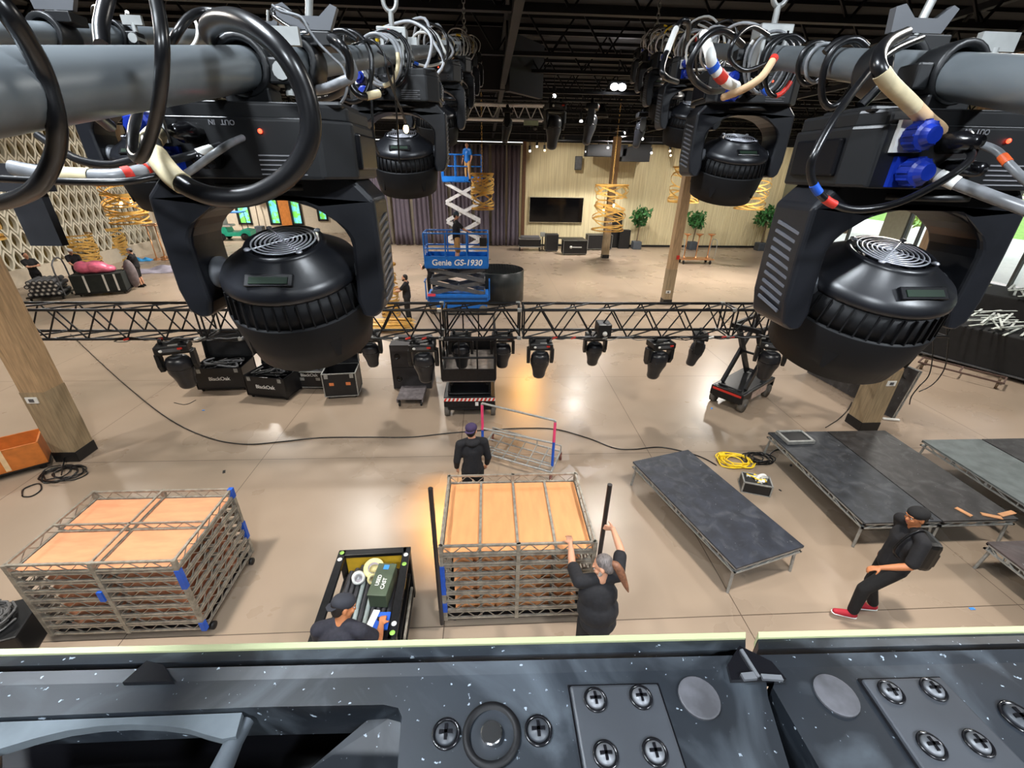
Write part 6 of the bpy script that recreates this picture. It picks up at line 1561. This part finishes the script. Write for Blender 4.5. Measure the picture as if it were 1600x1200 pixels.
def cloth_heap(name, label, c, w_, d, h, m_, seed, rz=0):
    rn = random.Random(seed); nx, ny = 22, 12; m = MB(); ph = [rn.uniform(0, 6) for _ in range(6)]
    for j in range(ny + 1):
        for i in range(nx + 1):
            u, v = i / nx * 2 - 1, j / ny * 2 - 1; e = max(0, 1 - (u * u) ** 1.3) * max(0, 1 - (v * v) ** 1.3)
            z = .012 + h * e ** .5 * (.45 + .3 * math.sin(u * 7 + ph[0] + v * 3) + .25 * math.sin(v * 9 + ph[1] + u * 5))
            p = Matrix.Rotation(rz, 3, 'Z') @ Vector((u * w_ / 2 * (1 + .12 * math.sin(v * 5 + ph[2])), v * d / 2 * (1 + .15 * math.sin(u * 6 + ph[3])), 0)); m.v.append((c[0] + p.x, c[1] + p.y, max(.006, z)))
    for j in range(ny):
        for i in range(nx): m.f.append([j * (nx + 1) + i, j * (nx + 1) + i + 1, (j + 1) * (nx + 1) + i + 1, (j + 1) * (nx + 1) + i]); m.mi.append(0); m.sm.append(True)
    o = one(m, name, label, 'cloth', m=m_); md = o.modifiers.new('s', 'SOLIDIFY'); md.thickness = .006; return o
M_GCL = mat('grey_lilac_cloth', srgb(150, 145, 158), .85, var=.3, scale=2)
c = G(243, 423, 0); cloth_heap('cloth_heap', 'long grey cloth crumpled on the floor right of the box cart', (c.x + .5, c.y), 3.0, 1.3, .3, M_GCL, 4, .35)
c = G(210, 407, 0); cloth_heap('cloth_heap', 'small bright blue cloth on the floor behind the workers', (c.x + .4, c.y), 1.2, .6, .2, mat('cyan_cloth', srgb(50, 150, 215), .8), 5)
m = MB(); m.ell((-15.95, 20.45, .7), (.24, .2, .62), None, 12); o = one(m, 'carried_cloth', 'grey cloth carried in the arms beside the man in the grey cap', 'cloth', m=mat('taupe_cloth', srgb(120, 110, 112), .85, var=.2))
# round black drum
t = thing('black_drum', 'low round black drum with a mesh top beside the blue lift', 'drum', (.45, 18.9, 0))
m = MB(); m.lathe([(1.05, 0), (1.1, .02), (1.1, 1.3), (1.07, 1.32), (1.05, 1.28), (1e-5, 1.28)], 40); m.build('drum_wall', mat('dark_green_grey', srgb(38, 42, 42), .35, var=.15, scale=3, stretch=(4, 4, .3)), t)
m = MB()
for k in range(-8, 9): x = k * .12; L = math.sqrt(max(0, 1.06 ** 2 - x * x)); m.bar((x, -L, 1.32), (x, L, 1.32), .014); m.bar((-L, x, 1.325), (L, x, 1.325), .014)
m.build('mesh_top', M_BLKM, t)
# black cloth carts with pale frames at the right
def cloth_cart(p, w_, d, h, label, seed, top=True, rz=0, dolly=False):
    t = thing('covered_cart', label, 'cart', p, rz)
    m = MB(); m.box((0, 0, h / 2 + .15), (w_, d, h), None, bev=.04); m.build('cover', mat('black_cover_cloth', srgb(24, 24, 25), .8, var=.2), t)
    m = MB(); m.box((0, 0, .14), (w_ + .08, d + .08, .04)); m.build('base', M_SCIS, t)
    for x in (-w_ / 2 + .1, w_ / 2 - .1):
        for y in (-d / 2 + .1, d / 2 - .1): m = MB(); m.lathe([(1e-5, -.02), (.06, -.02), (.06, .02), (1e-5, .02)], 12, None, Matrix.Translation((x, y, .06)) @ Matrix.Rotation(PI / 2, 4, 'Y')); m.build('caster', M_BLK, t)
    return t
M_PALE = mat('pale_folded_frame', srgb(206, 212, 206), .5, var=.1)
cloth_cart((15.2, 11.6, 0), 1.9, 2.6, 1.05, 'black covered cart at the right with pale folded poles on top', 1, rz=.5)
cloth_cart((18.2, 13.4, 0), 2.2, 2.4, 1.5, 'taller black covered cart behind the near covered cart', 2, rz=.5)
rn = random.Random(9)
for k in range(26):
    a = .5 + rn.uniform(-.5, .5); c_ = Vector((15.2 + rn.uniform(-.4, .4), 11.6 + rn.uniform(-.7, .7), 1.235 + k * .012)); d_ = Vector((math.cos(a), math.sin(a), 0)) * rn.uniform(.5, .9)
    m = MB(); m.bar(c_ - d_, c_ + d_, .05, .02); one(m, 'folded_pole', 'pale flat pole in the loose pile on the near covered cart', 'pole', 'pale poles piled on the cart', m=M_PALE)
for k in range(14):
    a = .5 + rn.uniform(-.4, .4); c_ = Vector((18.2 + rn.uniform(-.5, .5), 13.4 + rn.uniform(-.7, .7), 1.685 + k * .014)); d_ = Vector((math.cos(a), math.sin(a), 0)) * rn.uniform(.5, 1.0)
    m = MB(); m.bar(c_ - d_, c_ + d_, .06, .02); one(m, 'folded_pole', 'pale flat pole on top of the taller covered cart', 'pole', 'pale poles on the taller cart', m=M_PALE)
m = MB(); c = G(1505, 575, .25)
t = thing('low_dolly', 'low brown framed dolly in front of the near covered cart', 'dolly', (13.6, 10.7, 0), -.95)
for s in (-1, 1): m.bar((-.9, s * .3, .2), (.9, s * .3, .2), .04)
for x in (-.9, 0, .9): m.bar((x, -.3, .2), (x, .3, .2), .04)
m.build('frame', mat('rust_brown', srgb(96, 76, 68), .6), t)
for x in (-.8, .8):
    for y in (-.25, .25): m = MB(); m.lathe([(1e-5, -.03), (.09, -.03), (.09, .03), (1e-5, .03)], 12, None, Matrix.Translation((x, y, .09)) @ Matrix.Rotation(PI / 2, 4, 'Y')); m.build('caster', M_TRK, t)
t = thing('potted_bush', 'low green bush in a pot by the right windows', 'potted plant', (19.6, 11.6, 0))
m = MB(); m.lathe([(.25, 0), (.35, .5), (.33, .5), (1e-5, .45)], 16); m.build('pot', M_BLK, t); m = MB(); leafy(m, (0, 0, .95), (.8, .8, .55), 300, .26, None, rn); m.build('leaves', M_LEAF, t, recalc=False)
# golf cart in the annex
t = thing('golf_cart', 'blue and turquoise golf cart seen through the arch of the large left light', 'golf cart', (-19.0, 35.5, 0), .1)
M_TURQ = mat('turquoise_paint', srgb(30, 190, 160), .35)
m = MB(); m.prism([(-1.2, .3), (1.2, .3), (1.25, .7), (.7, .8), (.45, .6), (-.3, .6), (-.4, .95), (-1.2, .95)], 1.15, None, Matrix.Rotation(PI / 2, 4, 'X')); m.build('body', M_TURQ, t, bev=.05)
m = MB(); m.box((-.35, 0, 1.02), (.5, 1.0, .14), None, bev=.04); m.box((-.65, 0, 1.3), (.12, 1.0, .5), None, bev=.04); m.build('seat', M_WHT, t)
m = MB(); m.box((-.1, 0, 1.95), (1.9, 1.15, .07), None, bev=.03); m.build('roof', M_GENIE, t)
for x in (-.9, .75):
    for y in (-.5, .5): m = MB(); m.tube((x, y, .8), (x * .9, y, 1.93), .025, 6); m.build('roof_post', M_BLK, t)
for x in (-.8, .8):
    for y in (-.58, .58): m = MB(); m.lathe([(1e-5, -.08), (.26, -.08), (.26, .08), (1e-5, .08)], 18, None, Matrix.Translation((x, y, .26)) @ Matrix.Rotation(PI / 2, 4, 'X')); m.build('wheel', M_BLK, t)
# ---- things hung under the roof
for k, (u0, v0, u1, v1, y, lb) in enumerate(((690, 40, 795, 142, 13.0, 'black hanging screen back, left of the pair'), (797, 48, 851, 150, 12.2, 'black hanging screen back seen at an angle, right of the pair'))):
    a, b = D(u0, v0, y), D(u1, v1, y); m = MB()
    if k == 0: m.box(((a.x + b.x) / 2, y, (a.z + b.z) / 2), (b.x - a.x, .15, a.z - b.z), None, bev=.02)
    else:
        c0, c1 = D(797, 48, 12.2), D(851, 72, 13.4); z0, z1 = D(797, 142, 12.2).z, D(851, 160, 13.4).z
        m.add([(c0.x, 12.2, c0.z), (c1.x, 13.4, c0.z), (c1.x, 13.4, z0), (c0.x, 12.2, z0), (c0.x - .1, 12.3, c0.z), (c1.x - .1, 13.5, c0.z), (c1.x - .1, 13.5, z0), (c0.x - .1, 12.3, z0)], [(0, 1, 2, 3), (7, 6, 5, 4), (0, 4, 5, 1), (1, 5, 6, 2), (2, 6, 7, 3), (3, 7, 4, 0)])
    one(m, 'hanging_screen', lb, 'screen', m=mat('dull_black_panel', srgb(26, 26, 30), .7, var=.1, scale=1))
# bright truss hanging across behind the left tube
t = thing('lit_truss', 'brightly lit white box truss hanging level under the hanging screens', 'truss', (0, 0, 0))
a, b = D(690, 172, 12.0), D(850, 172, 12.0)
m = MB()
for dy in (0, .3):
    for dz in (0, .3): m.tube((a.x - 1.5, 12 + dy, a.z + dz - .15), (b.x, 12 + dy, a.z + dz - .15), .025, 10)
m.build('chords', mat('bright_aluminium', srgb(248, 249, 252), .3, metal=.0), t)
m = MB(); x = a.x - 1.5
while x < b.x - .3:
    m.tube((x, 12, a.z - .15), (x + .15, 12, a.z + .15), .012, 6); m.tube((x + .15, 12, a.z + .15), (x + .3, 12, a.z - .15), .012, 6); x += .3
m.build('braces', MATS['bright_aluminium'], t)
m = MB(); m.box((b.x - .3, 11.98, a.z - .22), (.35, .03, .1)); m.build('name_plate', mat('pale_green_plate', srgb(190, 210, 180), .6), t)
for k, (u, v, y, s_, rz, lb) in enumerate(((867, 172, 12.5, 1.3, .3, 'black beam light hanging at the right end of the lit white truss'), (925, 172, 13.5, 1.25, 1.3, 'dark beam light with a blue plug hanging right of the lit truss'), (1003, 185, 15, 1.2, 1.5, 'slim dark beam light hanging left of the right tube lights'), (792, 185, 12.1, .9, 1.5, 'narrow black beam light seen edge-on under the lit truss'))):
    p = D(u, v, y); o = dup(b0, (p.x, p.y - (.35 if y == 12.1 else 0), p.z + .2), rz, lb, 'beam lights under the roof'); o.scale = (s_,) * 3
# small track lamps
lamps = [(828, 236, 31, 0), (839, 229, 31, 0), (851, 235, 31, 1), (869, 215, 27, 0), (916, 237, 31.5, 0), (950, 231, 31, 0), (1004, 217, 27, 0), (1018, 239, 31, 0), (1047, 236, 31, 1), (1048, 243, 31, 1), (866, 150, 18, 0), (908, 190, 20, 0)]
M_SPOT = mat('white_spot_lens', (1, 1, 1), .3, emis=(1, .97, .95), estr=12); M_SPOTW = mat('warm_spot_lens', (1, .7, .4), .3, emis=(1, .6, .28), estr=12)
for k, (u, v, y, warm) in enumerate(lamps):
    p = D(u, v, y); t = thing('track_lamp', ('warm amber' if warm else 'small white') + ' track lamp glowing under the roof, number %d from the left' % (k + 1) if False else ('warm amber' if warm else 'small white') + ' track lamp glowing under the black roof', 'track light', p, 0, 'warm track lamps' if warm else 'white track lamps')
    m = MB(); m.tube((0, .1, .02), (0, .12, .3), .07, 10); m.tube((0, .12, .3), (0, .12, 8.28 - p.z), .015, 6); m.build('can', M_BLK, t)
    m = MB(); m.ell((0, .0, 0), (.065, .05, .06), None, 8); m.build('lens', M_SPOTW if warm else M_SPOT, t)
p = D(966, 136, 15); t = thing('flood_lamp', 'brilliant white flood lamp below the roof right of the hanging screens', 'flood light', p)
m = MB(); m.box((0, .12, .06), (.5, .2, .2), None, bev=.03); m.tube((0, .15, .1), (0, .15, 8.28 - p.z), .02, 6); m.build('housing', M_BLK, t)
for dx in (-.11, .11): m = MB(); m.ell((dx, 0, 0), (.12, .04, .09), None, 8); m.build('lens', mat('flood_lens', (1, 1, 1), .3, emis=(.95, .95, 1), estr=40), t)
ld = bpy.data.lights.new('flood_light', 'SPOT'); ld.energy = 350; ld.spot_size = 2.0; ld.color = (.92, .94, 1); lo = bpy.data.objects.new('flood_light', ld); COL.objects.link(lo); lo.location = p + Vector((0, -.12, 0)); lo.rotation_euler = (math.radians(-20), 0, 0)
# warm floor pools from amber stage spots under the roof
def amber(x, y, z, tx, ty, e, sz, label):
    d = Vector((tx - x, ty - y, -z)); q = d.to_track_quat('-Z', 'Y')
    ld = bpy.data.lights.new('amber_spot', 'SPOT'); ld.energy = e * 2.6; ld.spot_size = sz; ld.spot_blend = .9; ld.color = (1, .46, .08); ld.shadow_soft_size = .08
    lo = bpy.data.objects.new('amber_spot', ld); COL.objects.link(lo); lo.location = Vector((x, y, z)) + d.normalized() * .2; lo.rotation_euler = q.to_euler()
    t = thing('amber_spotlight', label, 'stage light', (x, y, z)); m = MB(); m.lathe([(.09, -.18), (.1, 0), (.07, .22), (1e-5, .24)], 16, None, q.to_matrix().to_4x4()); m.tube((0, 0, .1), (0, 0, 8.28 - z), .015, 6); m.build('can', M_BLK, t)
amber(2.2, 22.8, 6.9, .95, 9.8, 500, .3, 'black can light under the roof throwing the warm pool behind the truss')
amber(-1.4, 11.4, 6.5, -.72, 5.6, 1150, .26, 'black can light under the roof throwing the small warm pool by the stack')
# cables hanging at the right below the large light
for (uvs, lb) in (([(1415, 540), (1412, 570), (1412, 590), (1432, 592)], 'thin black wire hanging beside the right post'), ([(1458, 548), (1452, 585), (1435, 605), (1424, 620), (1421, 632)], 'thin black wire with a plug hanging right of the right post'), ([(1482, 535), (1476, 575), (1458, 600), (1436, 612)], 'thicker black cable with a plug hanging at the right')):
    cable([D(u, v, 8.58) for u, v in [(uvs[0][0], 528)] + uvs], .012, M_CAB, lb, 'hanging_cable', n=6)
bpy.context.view_layer.update()
